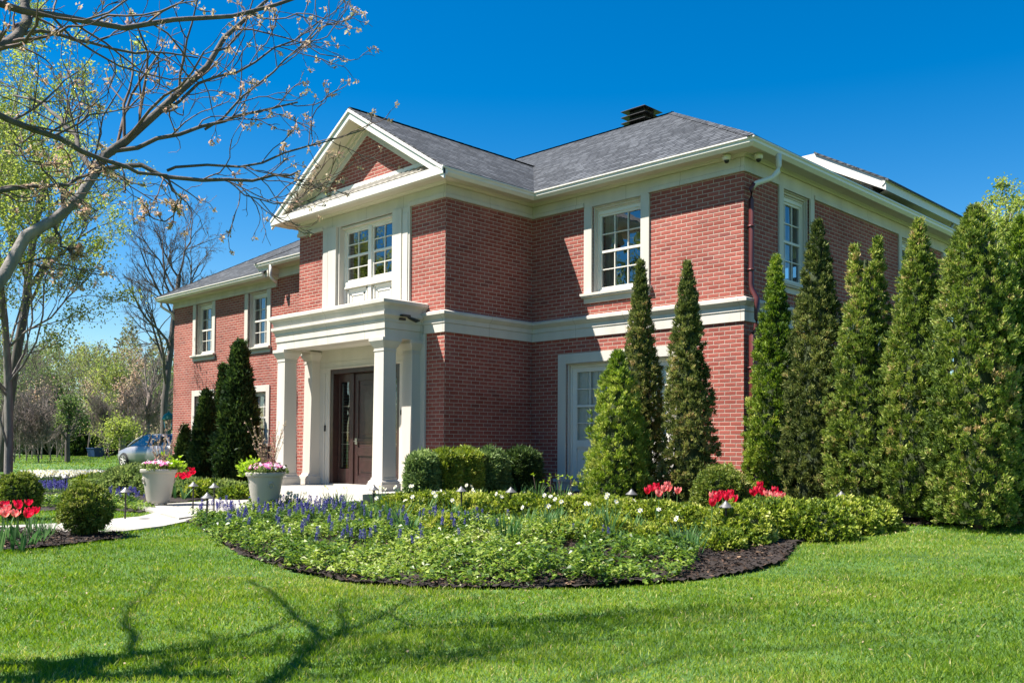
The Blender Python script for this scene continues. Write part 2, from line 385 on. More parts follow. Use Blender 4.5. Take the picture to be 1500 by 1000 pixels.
# ================================================================== HOUSE
X0, XP1, XP0, XM, XL = 0., -5.31, -10.70, -16.0, -22.87
YP, YB = -2.59, 10.3
ZFR, ZEV = 6.02, 6.45
XC = -8.0
house = empty('brick_house', (0, 0, 0), 0, 'two-storey red brick house with pale stone trim, gabled entrance and columned porch', 'house')
class Face:
    """local (u along the wall, v up, n outward)"""
    def __init__(s, o, facing): s.o = o; s.k = facing
    def p(s, u, v, n):
        if s.k == '-y': return (u, s.o-n, v)
        if s.k == '+x': return (s.o+n, u, v)
        if s.k == '-x': return (s.o-n, u, v)
        return (u, s.o+n, v)
    def box(s, mb, u0, u1, v0, v1, n0, n1):
        a = s.p(u0, v0, n0); b = s.p(u1, v1, n1)
        return mb.box(min(a[0], b[0]), max(a[0], b[0]), min(a[1], b[1]), max(a[1], b[1]), min(a[2], b[2]), max(a[2], b[2]))
def wall(mb, F, u0, u1, v0, v1, ops=(), dep=.26):
    us = sorted({u0, u1, *[o[0] for o in ops], *[o[1] for o in ops]}); vv = sorted({v0, v1, *[o[2] for o in ops], *[o[3] for o in ops]})
    for i in range(len(us)-1):
        for j in range(len(vv)-1):
            cu, cv = (us[i]+us[i+1])/2, (vv[j]+vv[j+1])/2
            if any(o[0] < cu < o[1] and o[2] < cv < o[3] for o in ops): continue
            q = [F.p(us[i], vv[j], 0), F.p(us[i+1], vv[j], 0), F.p(us[i+1], vv[j+1], 0), F.p(us[i], vv[j+1], 0)]
            mb.add(q, [(0, 1, 2, 3)] if F.k in ('-y', '+x') else [(3, 2, 1, 0)])
    for a, b, c, d in ops:
        for (p, q) in (((a, c), (a, d)), ((b, c), (b, d)), ((a, c), (b, c)), ((a, d), (b, d))):
            mb.add([F.p(*p, 0), F.p(*q, 0), F.p(*q, -dep), F.p(*p, -dep)], [(0, 1, 2, 3)])
FR, FP, FS = Face(0., '-y'), Face(YP, '-y'), Face(0., '+x')
wins_front = [(-3.58, -2.31, 4.17, 6.0), (-4.29, -1.61, .27, 2.73)]
left_c = [-20.62, -17.12]
wins_left = []
for c in left_c: wins_left += [(c-.58, c+.58, 4.0, 5.75), (c-.58, c+.58, 1.0, 2.60)]
side_c = [1.975, 7.68]
wins_side = [(c-.55, c+.55, 4.17, 6.0) for c in side_c]+[(7.2, 8.2, .9, 2.7)]
mb = MB()
wall(mb, FR, XP1, X0, -.4, 6.3, wins_front)
wall(mb, FR, XM, XP0, -.4, 6.3); wall(mb, FR, XL, XM, -.4, 6.02, wins_left)
wall(mb, FP, XP0, XP1, -.4, 6.3, [(-9.04, -7.0, 3.85, 6.0), (-9.3, -6.7, .04, 2.71)])
wall(mb, Face(XP1, '+x'), YP, 0, -.4, 6.3); wall(mb, Face(XP0, '-x'), YP, 0, -.4, 6.3)
wall(mb, FS, 0, YB, -.4, 6.3, wins_side); wall(mb, Face(XL, '-x'), 0, YB, -.4, 6.02); wall(mb, Face(YB, '+y'), XL, X0, -.4, 6.0)
wall(mb, Face(XM, '-x'), 0, YB, 5.9, 6.3)
mb.add([(-9.75, YP, 6.3), (-6.25, YP, 6.3), (-6.25, YP, 6.88), (XC, YP, 8.0), (-9.75, YP, 6.88)], [(0, 1, 2, 3, 4)])
mb.build('wall', M_BRICK, house)

# ---- stone band, frieze, soffit, gutter
main_path = [(XM, YB), (XM, 0), (XP0, 0), (XP0, YP), (XP1, YP), (XP1, 0), (X0, 0), (X0, YB)]
mb = MB(); mb.sweep([(XP1-.62, YP), (XP1, YP), (XP1, 0), (X0, 0), (X0, YB)], [(-.02, 3.27), (.035, 3.27), (.035, 3.44), (.028, 3.445), (.028, 3.455), (.05, 3.46), (.05, 3.545), (.075, 3.57), (.12, 3.62), (.13, 3.625), (.13, 3.68), (.03, 3.72), (-.02, 3.72)])
mb.build('string_course', M_STONEJ, house)
fr = [(-.02, 6.02), (.05, 6.02), (.05, 6.10), (.03, 6.115), (.03, 6.28), (-.02, 6.28)]
for pth in ([(XM-.0, 0), (XP0, 0), (XP0, YP), (-9.66, YP)], [(-6.44, YP), (XP1, YP), (XP1, 0), (-3.79, 0)], [(-2.12, 0), (X0, 0), (X0, 1.25)], [(X0, 2.70), (X0, 6.95)], [(X0, 8.4), (X0, YB)]):
    mb = MB(); mb.sweep(pth, fr); mb.build('frieze', M_STONEJ, house)
for f_, a, b in ((FR, -3.79, -2.12), (FS, 1.25, 2.70), (FS, 6.95, 8.4), (FP, -9.66, -6.44)):      # frieze over the windows
    mb = MB(); f_.box(mb, a, b, 6.0, 6.28, -.05, .028); mb.build('frieze', M_STONEJ, house)
mb = MB()
for k in range(-9, 0):   # upright joints of the frieze stones are thin ribs
    pass
dz = .26
mb = MB(); mb.sweep([(XL, YB), (XL, 0), (XM, 0)], [(a, z-dz) for a, z in fr]); mb.build('frieze', M_STONEJ, house)
soff = [(-.02, 6.285), (.055, 6.285), (.075, 6.31), (.11, 6.325), (.115, 6.335), (.40, 6.315), (.40, 6.40), (-.02, 6.40)]
gut = [(.40, 6.30), (.425, 6.30), (.45, 6.325), (.485, 6.36), (.49, 6.40), (.515, 6.425), (.515, 6.45), (.50, 6.45), (.49, 6.43), (.47, 6.41), (.40, 6.41)]
mb = MB(); mb.sweep(main_path, soff); mb.build('soffit', M_SOFFIT, house)
mb = MB(); mb.sweep([(XL, YB), (XL, 0), (XM+.1, 0)], [(a, z-.30) for a, z in soff]); mb.build('soffit', M_SOFFIT, house)
mb = MB(); mb.sweep([(XL, YB), (XL, 0), (XM-.06, 0)], [(a, z-.30) for a, z in gut]); mb.build('gutter', M_GUTTER, house)
mb = MB(); mb.sweep([(XM, YB), (XM, 0), (XP0-.02, 0), (XP0, YP-.45)], gut); mb.build('gutter', M_GUTTER, house)
mb = MB(); mb.sweep([(XP1, YP-.50), (XP1, 0), (X0, 0), (X0, YB+.5)], gut); mb.build('gutter', M_GUTTER, house)
mb = MB(); mb.box(XM-.45, XM+.12, -.405, .0, 6.11, 6.318); mb.build('eave_return', M_TRIM, house)
# ---- roofs
SL = .583
def roof(name, faces, mat=M_SHING, th=.03):
    mb = MB()
    for f in faces:
        f = [Vector(p) for p in f]; n = (f[1]-f[0]).cross(f[2]-f[0]).normalized()
        if n.z < 0: f = f[::-1]
        k = len(f); mb.add([tuple(p+Vector((0, 0, .018))) for p in f]+[tuple(p-Vector((0, 0, th))) for p in f], [tuple(range(k)), tuple(range(k, 2*k))[::-1]]+[(i, i+k, (i+1) % k+k, (i+1) % k) for i in range(k)])
    return mb.build(name, mat, house)
e = .5; hw = (YB+2*e)/2; zr = ZEV+SL*hw; yr = YB/2
a, b, c, d = (XM-e, -e, ZEV), (e, -e, ZEV), (e, YB+e, ZEV), (XM-e, YB+e, ZEV); r0, r1 = (XM-e+hw, yr, zr), (e-hw, yr, zr)
gzr = 8.40; yj = -e+(gzr-ZEV)/SL
gA, gB, gC, gD = (XP1+e, YP-e, ZEV), (XP1+e, -e, ZEV), (XC, yj, gzr), (XC, YP-e, gzr)
g2A, g2B = (XP0-e, YP-e, ZEV), (XP0-e, -e, ZEV)
roof('roof', [[a, b, r1, r0], [b, c, r1], [c, d, r0, r1], [d, a, r0]])
roof('roof', [[gA, gB, gC, gD], [g2A, g2B, gC, gD]])
zl = ZEV-.3; lz = zl+SL*hw
la, ld = (XL-e, -e, zl), (XL-e, YB+e, zl); lr = (XL-e+hw, yr, lz)
roof('roof', [[la, (XM+.02, -e, zl), (XM+1.5, yr, lz), lr], [ld, la, lr], [(XM, YB+e, zl), ld, lr, (XM+1.5, yr, lz)]])
# ridge caps: thin raised strips of shingle along hips and ridges
def cap(p, q, parent=house):
    p, q = Vector(p), Vector(q); mb = MB(); n = max(2, int((q-p).length/.28))
    side_ = (q-p).cross(Vector((0, 0, 1))).normalized()*.12
    for i in range(n):
        s0 = p.lerp(q, i/n); s1 = p.lerp(q, (i+1.12)/n); up0 = Vector((0, 0, .028)); up1 = Vector((0, 0, .036))
        mb.add([s0+side_-up0*.6, s0+up0, s0-side_-up0*.6, s1+side_-up1*.3, s1+up1, s1-side_-up1*.3], [(0, 1, 4, 3), (1, 2, 5, 4)])
    return mb
for p, q in ((a, r0), (b, r1), (r0, r1), (c, r1), (gD, gC), (la, lr), (lr, (XM+1.5, yr, lz))): cap(p, q).build('ridge_cap', M_SHING, house)
# ---- gable: rake boards, rake soffit, pediment cornice and apron
mb = MB(); ms = MB(); mw = MB()
for s in (-1, 1):
    xe = XC+s*(XC-(XP0-e)) if s < 0 else XP1+e
    xe = XP0-e if s < 0 else XP1+e
    def q(x, y, off): return (x, y, ZEV+(gzr-ZEV)*(1-abs(x-XC)/abs(xe-XC))+off)
    y0, y1 = YP-e-.0, YP-e+.05
    mb.add([q(xe, y0, -.035), q(XC, y0, -.035), q(XC, y0, -.24), q(xe, y0, -.24), q(xe, y1, -.035), q(XC, y1, -.035), q(XC, y1, -.24), q(xe, y1, -.24)], [(0, 1, 2, 3), (4, 7, 6, 5), (3, 2, 6, 7), (0, 4, 5, 1), (0, 3, 7, 4)])
    mb.add([q(xe, y0-.035, -.02), q(XC, y0-.035, -.02), q(XC, y0-.035, -.085), q(xe, y0-.035, -.085), q(xe, y0, -.02), q(XC, y0, -.02), q(XC, y0, -.085), q(xe, y0, -.085)], [(0, 1, 2, 3), (4, 7, 6, 5), (3, 2, 6, 7), (0, 4, 5, 1), (0, 3, 7, 4)])
    x2 = XC+(xe-XC)*.98
    ms.add([q(x2, y1, -.20), q(XC, y1, -.20), q(XC, YP, -.20), q(x2, YP, -.20)], [(0, 1, 2, 3)])
    x2 = XC+(xe-XC)*.80
    x2 = XC+(xe-XC)*.80
    x2 = XC+(xe-XC)*.80
    x2 = XC+(xe-XC)*.80
    x2 = XC+(xe-XC)*.80
    x2 = XC+(xe-XC)*.80
    x2 = XC+(xe-XC)*.80
    x2 = XC+(xe-XC)*.80
    x2 = XC+(xe-XC)*.80
    x2 = XC+(xe-XC)*.80
    x2 = XC+(xe-XC)*.80
    x2 = XC+(xe-XC)*.80
    x2 = XC+(xe-XC)*.80
    x2 = XC+(xe-XC)*.80
    for (ya, yb, o0, o1) in ((YP-.13, YP-.0, -.20, -.28), (YP-.07, YP, -.28, -.36)):       # bed mould against the brick
        ms.add([q(x2, ya, o0), q(XC, ya, o0), q(XC, ya, o1), q(x2, ya, o1), q(XC, yb, o1), q(x2, yb, o1)], [(0, 1, 2, 3), (3, 2, 4, 5)])
    mw.add([q(x2, YP-.03, -.30), q(XC, YP-.03, -.30), q(XC, YP-.03, -.49), q(x2, YP-.03, -.49), q(XC, YP, -.49), q(x2, YP, -.49)], [(0, 1, 2, 3), (3, 2, 4, 5)])
mb.box(XP0-e, XP1+e, YP-e-.02, YP-.39, 6.30, 6.465)
mb.build('rake_board', M_WHITE, house, bevel=.004); ms.build('rake_soffit', M_SOFFIT, house); mw.build('gable_frieze', M_STONE, house)
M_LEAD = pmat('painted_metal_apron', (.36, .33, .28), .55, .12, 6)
mb = MB(); mb.box(XP0+.05, XP1-.05, YP-e+.10, YP-e+.16, 6.465, 6.53); mb.build('apron_shadow_strip', M_LEAD, house)  # grey strip standing in for the shadow line between fascia and apron
mb = MB(); mb.add([(XP0+.0, YP-e+.08, 6.53), (XP1-.0, YP-e+.08, 6.53), (XP1-.55, YP-.02, 6.79), (XP0+.55, YP-.02, 6.79)], [(0, 1, 2, 3)])
for k in range(26):
    x = XP0-.1+k*.215
    if abs(x-XC) < 2.45: mb.add([(x, YP-e+.07, 6.535), (x+.02, YP-e+.07, 6.565), (x+.04, YP-e+.07, 6.535), (x, YP-.03, 6.79), (x+.02, YP-.03, 6.82), (x+.04, YP-.03, 6.79)], [(0, 1, 4, 3), (1, 2, 5, 4), (0, 2, 1)])
mb.build('apron', M_LEAD, house)
mb = MB(); mb.box(XC-2.05, XC+2.05, YP-.05, YP+.0, 6.78, 6.88); mb.build('gable_sill', M_WHITE, house)
# ---- raised roof over the rear side wing
mb = MB(); yd = 7.5
prof = [(-.5, 7.55), (-2.35, 8.60), (-5.0, 8.60), (-5.0, 8.35), (-2.45, 8.35), (-.5, 7.30)]
mb.add([(x, yd, z) for x, z in prof]+[(x, 15., z) for x, z in prof], [(0, 1, 2, 3, 4, 5), (0, 6, 7, 1), (1, 7, 8, 2), (4, 10, 11, 5), (5, 11, 6, 0), (3, 9, 10, 4)])
mb.build('raised_roof_fascia', M_WHITE, house)
roof('roof', [[(-.42, yd-.05, 7.535), (-.42, 15, 7.535), (-2.35, 15, 8.62), (-2.35, yd-.05, 8.62)]])
mb = MB(); mb.box(-5, -1.05, yd+.5, 14.9, 6.6, 7.7); mb.build('raised_wall', M_STONE, house)
mb = MB(); mb.add([(-1.05, yd+.5, 7.33), (-.5, yd+.0, 7.30), (-.5, 15, 7.30), (-1.05, 15, 7.33)], [(0, 1, 2, 3)]); mb.box(-1.1, -.98, yd+.45, 14.9, 7.18, 7.34); mb.build('soffit', M_SOFFIT, house)
mb = MB(); mb.sweep([(-1.0, yd-.02), (-1.0, 15.)], [(a, z+1.12) for a, z in gut]); mb.build('gutter', M_GUTTER, house)
mb = MB(); mb.tube([(-.56, 12.2, 7.42), (-.56, 12.2, 7.28), (-.62, 12.15, 7.15), (-.95, 11.9, 6.98), (-1.0, 11.85, 6.7)], .045, 10); mb.build('downspout', pmat('grey_pipe', (.32, .34, .37), .4, .05), house)
# ---- roof vent on the ridge
vx, vy = -6.6, 5.75
mb = MB(); mb.box(vx-.24, vx+.24, vy-.24, vy+.24, 9.2, 10.28)
vent = mb.build('roof_vent', M_BLACK, house)
for i in range(4):
    z = 9.78+i*.165; mb = MB(); mb.frustum(vx, vy, .42, .40, z, z+.02); mb.frustum(vx, vy, .40, .27, z+.02, z+.085); mb.build('louvre', M_BLACK, vent)
# ---- stone surrounds and windows
def muntins(F, mb, u0, u1, v0, v1, cols, rows, n0, n1, t=.022, mid=True):
    for i in range(1, cols):
        c = u0+(u1-u0)*i/cols; F.box(mb, c-t/2, c+t/2, v0, v1, n0, n1)
    for j in range(1, rows):
        c = v0+(v1-v0)*j/rows; tt = .05 if (mid and j == rows//2) else t; F.box(mb, u0, u1, c-tt/2, c+tt/2, n0+.001, n1+(.012 if tt > t else -.001))
def panes(F, mb, g, cols, rows, n0, seed):
    rr = random.Random(seed)
    for i in range(cols):
        for j in range(rows):
            u0, u1 = g[0]+(g[1]-g[0])*i/cols, g[0]+(g[1]-g[0])*(i+1)/cols; v0, v1 = g[2]+(g[3]-g[2])*j/rows, g[2]+(g[3]-g[2])*(j+1)/rows
            du, dv = rr.uniform(-.0022, .0022), rr.uniform(-.003, .003); mb.add([F.p(u0, v0, n0-du-dv), F.p(u1, v0, n0+du-dv), F.p(u1, v1, n0+du+dv), F.p(u0, v1, n0-du+dv)], [(0, 1, 2, 3)])
def window(F, op, cols, rows, jamb=.21, floor2=True, curtain='full', hd=0.):
    a, b, c, d = op; fr_ = MB(); fw = .075; n0 = -.22
    F.box(fr_, a, a+fw, c, d-hd, n0, -.12); F.box(fr_, b-fw, b, c, d-hd, n0, -.12); F.box(fr_, a+fw, b-fw, d-hd-fw, d-hd, n0, -.121); F.box(fr_, a+fw, b-fw, c, c+fw, n0, -.121)
    F.box(fr_, a+fw, a+fw+.045, c+fw, d-hd-fw, n0+.01, -.145); F.box(fr_, b-fw-.045, b-fw, c+fw, d-hd-fw, n0+.01, -.145)
    F.box(fr_, a+fw, b-fw, c+fw, c+fw+.055, n0+.01, -.146); F.box(fr_, a+fw, b-fw, d-hd-fw-.045, d-hd-fw, n0+.01, -.146)
    g = (a+fw+.045, b-fw-.045, c+fw+.055, d-hd-fw-.045)
    muntins(F, fr_, *g, cols, rows, -.20, -.158)
    w_ = fr_.build('window', M_WHITE, house, bevel=.003)
    gl = MB(); panes(F, gl, g, cols, rows, -.185, a*7+c); gl.build('glass', M_GLASS, w_)
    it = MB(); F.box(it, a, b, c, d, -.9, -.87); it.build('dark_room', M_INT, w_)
    if curtain:
        cu = MB(); spans = [(g[0], g[1])] if curtain == 'full' else [(g[0]-.02, g[0]+(g[1]-g[0])*.30)] if curtain == 'left' else [(g[0]-.02, g[0]+(g[1]-g[0])*.2), (g[1]-(g[1]-g[0])*.2, g[1]+.02)]
        for s0, s1 in spans:
            n = max(6, int((s1-s0)/.018)); vs_ = []
            for i in range(n+1):
                u = s0+(s1-s0)*i/n; nn_ = -.30+.018*math.sin(i*1.05)+.006*math.sin(i*2.7)
                vs_ += [F.p(u, g[2]-.05, nn_), F.p(u, g[3]+.05, nn_)]
            cu.add(vs_, [(2*i, 2*i+2, 2*i+3, 2*i+1) for i in range(n)])
        cu.build('curtain', M_CURT, w_)
    st = MB()
    if jamb:
        top = d if floor2 else d+jamb
        for (u0, u1) in ((a-jamb, a), (b, b+jamb)):
            F.box(st, u0, u1, c-(.0 if floor2 else .0), top, -.02, .038)
            F.box(st, u0+(.0 if u0 < a else .0), u1, c, top-.02, -.12, -.02) if False else None
        for s, u in ((1, a), (-1, b)):     # stepped inner reveal
            F.box(st, min(u-s*.002, u+s*.03), max(u-s*.002, u+s*.03), c, d, -.26, -.03)
            F.box(st, min(u, u+s*.05), max(u, u+s*.05), c, d, -.26, -.075)
        if not floor2: F.box(st, a, b, d, top, -.02, .037)
        if hd:
            F.box(st, a+.03, b-.03, d-hd, d-.055, -.26, -.10); F.box(st, a+.03, b-.03, d-.055, d-.02, -.26, -.06); F.box(st, a+.002, b-.002, d-.02, d-.001, -.26, -.015)
        st.build('surround', M_STONE, w_, bevel=.004)
    if floor2:
        sb = MB(); F.box(sb, a-jamb-.05, b+jamb+.05, c-.055, c, -.2, .12); F.box(sb, a-jamb-.02, b+jamb+.02, c-.085, c-.055, -.02, .10)
        F.box(sb, a-jamb+.0, b+jamb-.0, c-.20, c-.085, -.02, .035); sb.build('sill', M_STONE, w_, bevel=.006)
    elif c > .5:
        sb = MB(); F.box(sb, a-jamb-.04, b+jamb+.04, c-.10, c, -.2, .10); sb.build('sill', M_STONE, w_, bevel=.006)
    return w_
window(FR, (-3.58, -2.31, 4.17, 6.0), 3, 4, curtain='left', hd=.09)
for i, op in enumerate(wins_left):
    window(FR, op, 3, 4, jamb=.20, floor2=(i % 2 == 0), curtain='sides', hd=.06 if i % 2 == 0 else 0)
for op in wins_side[:2]: window(FS, op, 3, 4, jamb=.17, curtain='sides', hd=.09)
window(FS, wins_side[2], 3, 4, jamb=.17, floor2=False, curtain='sides')
# garden door on the ground floor of the right wing
a, b, c, d = wins_front[1]
mb = MB(); F = FR
F.box(mb, a, a+.07, c, d, -.24, -.10); F.box(mb, b-.07, b, c, d, -.24, -.10); F.box(mb, a+.07, b-.07, d-.08, d, -.24, -.101)
for u0, u1 in ((a+.07, (a+b)/2-.004), ((a+b)/2+.004, b-.07)):
    F.box(mb, u0, u0+.11, c, d-.08, -.22, -.13); F.box(mb, u1-.11, u1, c, d-.08, -.22, -.13); F.box(mb, u0+.11, u1-.11, 2.55, d-.08, -.22, -.131)
    F.box(mb, u0+.11, u1-.11, .92, 1.10, -.22, -.131); F.box(mb, u0+.11, u1-.11, c, .36, -.22, -.131); F.box(mb, u0+.11, u1-.11, .36, .92, -.21, -.16)
    F.box(mb, u0+.18, u1-.18, .43, .85, -.20, -.145); F.box(mb, u0+.24, u1-.24, .49, .79, -.20, -.138); F.box(mb, u0+.11, u1-.11, .955, .985, -.20, -.115)
    muntins(F, mb, u0+.11, u1-.11, 1.10, 2.55, 3, 4, -.20, -.15)
gd = mb.build('garden_door', M_WHITE, house, bevel=.003)
mb = MB()
for u0, u1 in ((a+.18, (a+b)/2-.114), ((a+b)/2+.114, b-.18)): mb.add([F.p(u0, 1.1, -.18), F.p(u1, 1.1, -.18), F.p(u1, 2.55, -.18), F.p(u0, 2.55, -.18)], [(0, 1, 2, 3)])
mb.build('glass', M_GLASSC, gd)
mb = MB(); vs_ = []
for i in range(181):
    vs_ += [F.p(a+(b-a)*i/180, .5, -.215+.014*math.sin(i*1.0)+.006*math.sin(i*2.3)), F.p(a+(b-a)*i/180, 2.65, -.215+.014*math.sin(i*1.0)+.006*math.sin(i*2.3))]
mb.add(vs_, [(2*i, 2*i+2, 2*i+3, 2*i+1) for i in range(180)]); mb.build('curtain', M_CURT, gd)
mb = MB(); F.box(mb, a, b, c, d, -.9, -.87); mb.build('dark_room', M_INT, gd)
mb = MB(); F.box(mb, a-.22, a, c, d+.21, -.02, .037); F.box(mb, b, b+.22, c, d+.21, -.02, .037); F.box(mb, a, b, d, d+.21, -.02, .036)
F.box(mb, a, a+.035, c, d, -.26, -.03); F.box(mb, b-.035, b, c, d, -.26, -.03); F.box(mb, a+.035, b-.035, d-.03, d, -.26, -.031); mb.build('surround', M_STONE, gd, bevel=.004)
mb = MB(); F.box(mb, a-.3, b+.3, c-.07, c, -.24, .09); F.box(mb, a-.25, b+.25, -.3, c-.07, -.02, .05); mb.build('sill', M_STONE, gd, bevel=.006)
# gable window over the porch: twin sashes, pilasters, panels
F = FP; a, b, c, d = -9.04, -7.0, 4.62, 6.0
mb = MB(); ym = XC-.02
F.box(mb, a, a+.10, 3.85, d, -.24, -.12); F.box(mb, b-.10, b, 3.85, d, -.24, -.12); F.box(mb, a+.10, b-.10, d-.10, d, -.24, -.121); F.box(mb, a+.10, b-.10, c-.02, c+.09, -.24, -.10); F.box(mb, ym-.06, ym+.06, 3.85, d-.1, -.24, -.115)
gls = []
for u0, u1 in ((a+.10, ym-.06), (ym+.06, b-.10)):
    F.box(mb, u0, u0+.045, c+.09, d-.1, -.22, -.15); F.box(mb, u1-.045, u1, c+.09, d-.1, -.22, -.15); F.box(mb, u0, u1, d-.145, d-.1, -.22, -.151); F.box(mb, u0, u1, c+.09, c+.145, -.22, -.151)
    g = (u0+.045, u1-.045, c+.145, d-.145); gls.append(g); muntins(F, mb, *g, 2, 4, -.20, -.16)
gw = mb.build('window', M_WHITE, house, bevel=.003)
mb = MB()
for g in gls: panes(F, mb, g, 2, 4, -.185, g[0])
mb.build('glass', M_GLASS, gw)
mb = MB(); F.box(mb, a, b, 3.85, d, -.9, -.87); mb.build('dark_room', M_INT, gw)
mb = MB(); F.box(mb, a+.1, b-.1, 3.85, c-.02, -.22, -.165)
for u0, u1 in ((a+.16, ym-.12), (ym+.12, b-.16)):
    for k, (i_, n_) in enumerate(((0, -.140), (.11, -.150))):
        w0, w1, z0, z1 = u0+i_, u1-i_, 3.92+i_*.6, c-.08-i_
        for bx in ((w0, w0+.035, z0, z1), (w1-.035, w1, z0, z1), (w0, w1, z1-.035, z1), (w0, w1, z0, z0+.035)): F.box(mb, *bx, -.20, n_+.0006*k)
F.box(mb, a+.1, b-.1, c-.055, c-.02, -.2, -.08)
mb.build('panel', M_WHITE, gw)
mb = MB()
for s in (-1, 1):
    c0 = XC-.02+s*1.33
    F.box(mb, c0-.29, c0+.29, 3.72, 6.02, -.02, .05); F.box(mb, c0-.04 if s < 0 else c0-.28, c0+.28 if s < 0 else c0+.04, 3.72, 6.02, .05, .075)
    if s < 0: F.box(mb, c0-.24, c0-.06, 3.72, 5.9, .05, .066)
    else: F.box(mb, c0+.06, c0+.24, 3.72, 5.9, .05, .066)
    uu_ = a if s < 0 else b
    F.box(mb, min(uu_, uu_-s*.04), max(uu_, uu_-s*.04), 3.72, 6.0, -.26, .02)
F.box(mb, a+.04, b-.04, 5.95, 6.0, -.26, -.03)
mb.build('surround', M_STONE, gw, bevel=.005)
# ---- porch
PX0, PX1, PY = -10.02, -5.97, -3.60
pp = [(PX0, YP), (PX0, PY), (PX1, PY), (PX1, YP)]
mb = MB(); mb.sweep(pp, [(-.34, 3.13), (0, 3.13), (0, 3.30), (-.006, 3.305), (.02, 3.31), (.02, 3.44), (.035, 3.45), (.035, 3.50), (.07, 3.55), (.10, 3.57), (.10, 3.635), (.055, 3.64), (.06, 3.70), (.085, 3.76), (.13, 3.80), (.145, 3.81), (.145, 3.875), (.10, 3.90), (-.34, 3.90)])
mb.build('porch_entablature', M_STONEJ, house)
mb = MB(); mb.box(PX0+.3, PX1-.3, PY+.3, YP-.001, 3.80, 3.885); mb.build('porch_roof', pmat('lead_grey', (.30, .30, .30), .6), house)
mb = MB(); mb.box(PX0+.3, PX1-.3, PY+.3, YP-.001, 3.17, 3.21); mb.build('porch_ceiling', M_WHITE, house)
def column(cx, cy, deep=.19, wallside=False):
    mb = MB(); z0 = .042
    y1 = YP if wallside else cy+.19
    def sec(a, bb, za, zb):
        ya, yb = cy-a, (YP+.0 if wallside else cy+a); yc, yd_ = cy-bb, (YP+.0 if wallside else cy+bb)
        mb.add([(cx-a, ya, za), (cx+a, ya, za), (cx+a, yb, za), (cx-a, yb, za), (cx-bb, yc, zb), (cx+bb, yc, zb), (cx+bb, yd_, zb), (cx-bb, yd_, zb)], [(3, 2, 1, 0), (4, 5, 6, 7), (0, 1, 5, 4), (1, 2, 6, 5), (2, 3, 7, 6), (3, 0, 4, 7)])
    sec(.245, .245, z0, .19); sec(.23, .23, .19, .23); sec(.225, .19, .23, .27); sec(.19, .185, .27, .31); sec(.172, .155, .31, 2.86)
    sec(.168, .168, 2.86, 2.885); sec(.160, .162, 2.885, 2.93); sec(.168, .19, 2.93, 2.97); sec(.19, .235, 2.97, 3.06); sec(.24, .24, 3.06, 3.13)
    return mb.build('column', M_STONE, house, bevel=.004)
column(-6.185, -3.42); column(-9.86, -3.42); column(-6.17, -2.70, wallside=True); column(-9.85, -2.70, wallside=True)
mb = MB(); F = FP
F.box(mb, -10.25, -9.3, .042, 3.2, -.02, .045); F.box(mb, -6.7, -5.87, .042, 3.27, -.02, .045); F.box(mb, -9.3, -6.7, 2.71, 3.2, -.02, .045)
for u in (-9.52, -6.62): F.box(mb, u, u+.06, .06, 2.62, .045, .07); F.box(mb, u+.09, u+.16, .06, 2.62, .045, .06)
F.box(mb, -9.63, -6.38, 2.86, 2.875, .045, .055); F.box(mb, -9.64, -6.37, 2.715, 2.75, .045, .065)
mb.build('door_surround', M_STONE, house, bevel=.004)
mb = MB()
F.box(mb, -9.3, -9.18, .05, 2.71, -.26, .02); F.box(mb, -6.82, -6.7, .05, 2.71, -.26, .02); F.box(mb, -9.18, -6.82, 2.60, 2.71, -.26, .019)
F.box(mb, -8.66, -8.54, .05, 2.6, -.26, -.09); F.box(mb, -7.46, -7.34, .05, 2.6, -.26, -.09)
for u0, u1 in ((-9.18, -8.66), (-7.34, -6.82)):
    F.box(mb, u0, u0+.06, .05, 2.6, -.24, -.12); F.box(mb, u1-.07, u1, .05, 2.6, -.24, -.12); F.box(mb, u0+.06, u1-.07, .05, .42, -.24, -.121); F.box(mb, u0+.06, u1-.07, 2.42, 2.6, -.24, -.121)
ed = mb.build('door_frame', M_DOOR, house, bevel=.006)
M_SG = glass('green_sidelight_glass', 1.9, (.42, .55, .50))
for u0, u1 in ((-9.12, -8.73), (-7.28, -6.89)):
    mb = MB(); mb.add([F.p(u0, .42, -.18), F.p(u1, .42, -.18), F.p(u1, 2.42, -.18), F.p(u0, 2.42, -.18)], [(0, 1, 2, 3)]); mb.build('sidelight_glass', M_SG, ed)
    mb = MB()
    for z in (.98, 1.25, 1.85): F.box(mb, u0+.02, u1-.02, z, z+.012, -.175, -.168)
    F.box(mb, u0+.045, u0+.057, .45, 2.38, -.175, -.167); mb.build('glass_leading', M_GOLD, ed)
mb = MB(); F.box(mb, -9.2, -6.8, .05, 2.6, -.75, -.7); mb.build('dark_room', pmat('hall_wall', (.16, .17, .15), .8), ed)
mb = MB(); F.box(mb, -8.54, -7.46, .05, 2.6, -.22, -.15)
for bx in ((-8.54, -8.40, .06, 2.58), (-7.60, -7.46, .06, 2.58), (-8.40, -7.60, 2.42, 2.58), (-8.40, -7.60, .06, .28), (-8.40, -7.60, .72, .92), (-8.40, -7.60, 1.02, 1.12)): F.box(mb, *bx, -.16, -.125)
for bx in ((-8.32, -7.68, .36, .64), (-8.32, -7.68, 1.22, 2.32)): F.box(mb, *bx, -.16, -.132)
dr = mb.build('front_door', M_DOOR, house, bevel=.006)
mb = MB(); F.box(mb, -8.50, -8.42, .98, 1.12, -.125, -.112); mb.tube([F.p(-8.46, 1.05, -.11), F.p(-8.46, 1.05, -.06), F.p(-8.36, 1.05, -.06)], .011, 8); mb.build('handle', M_GOLD, dr)
mb = MB(); F.box(mb, -9.25, -6.75, .041, .075, -.2, .10); mb.build('threshold', M_STONE2, ed)
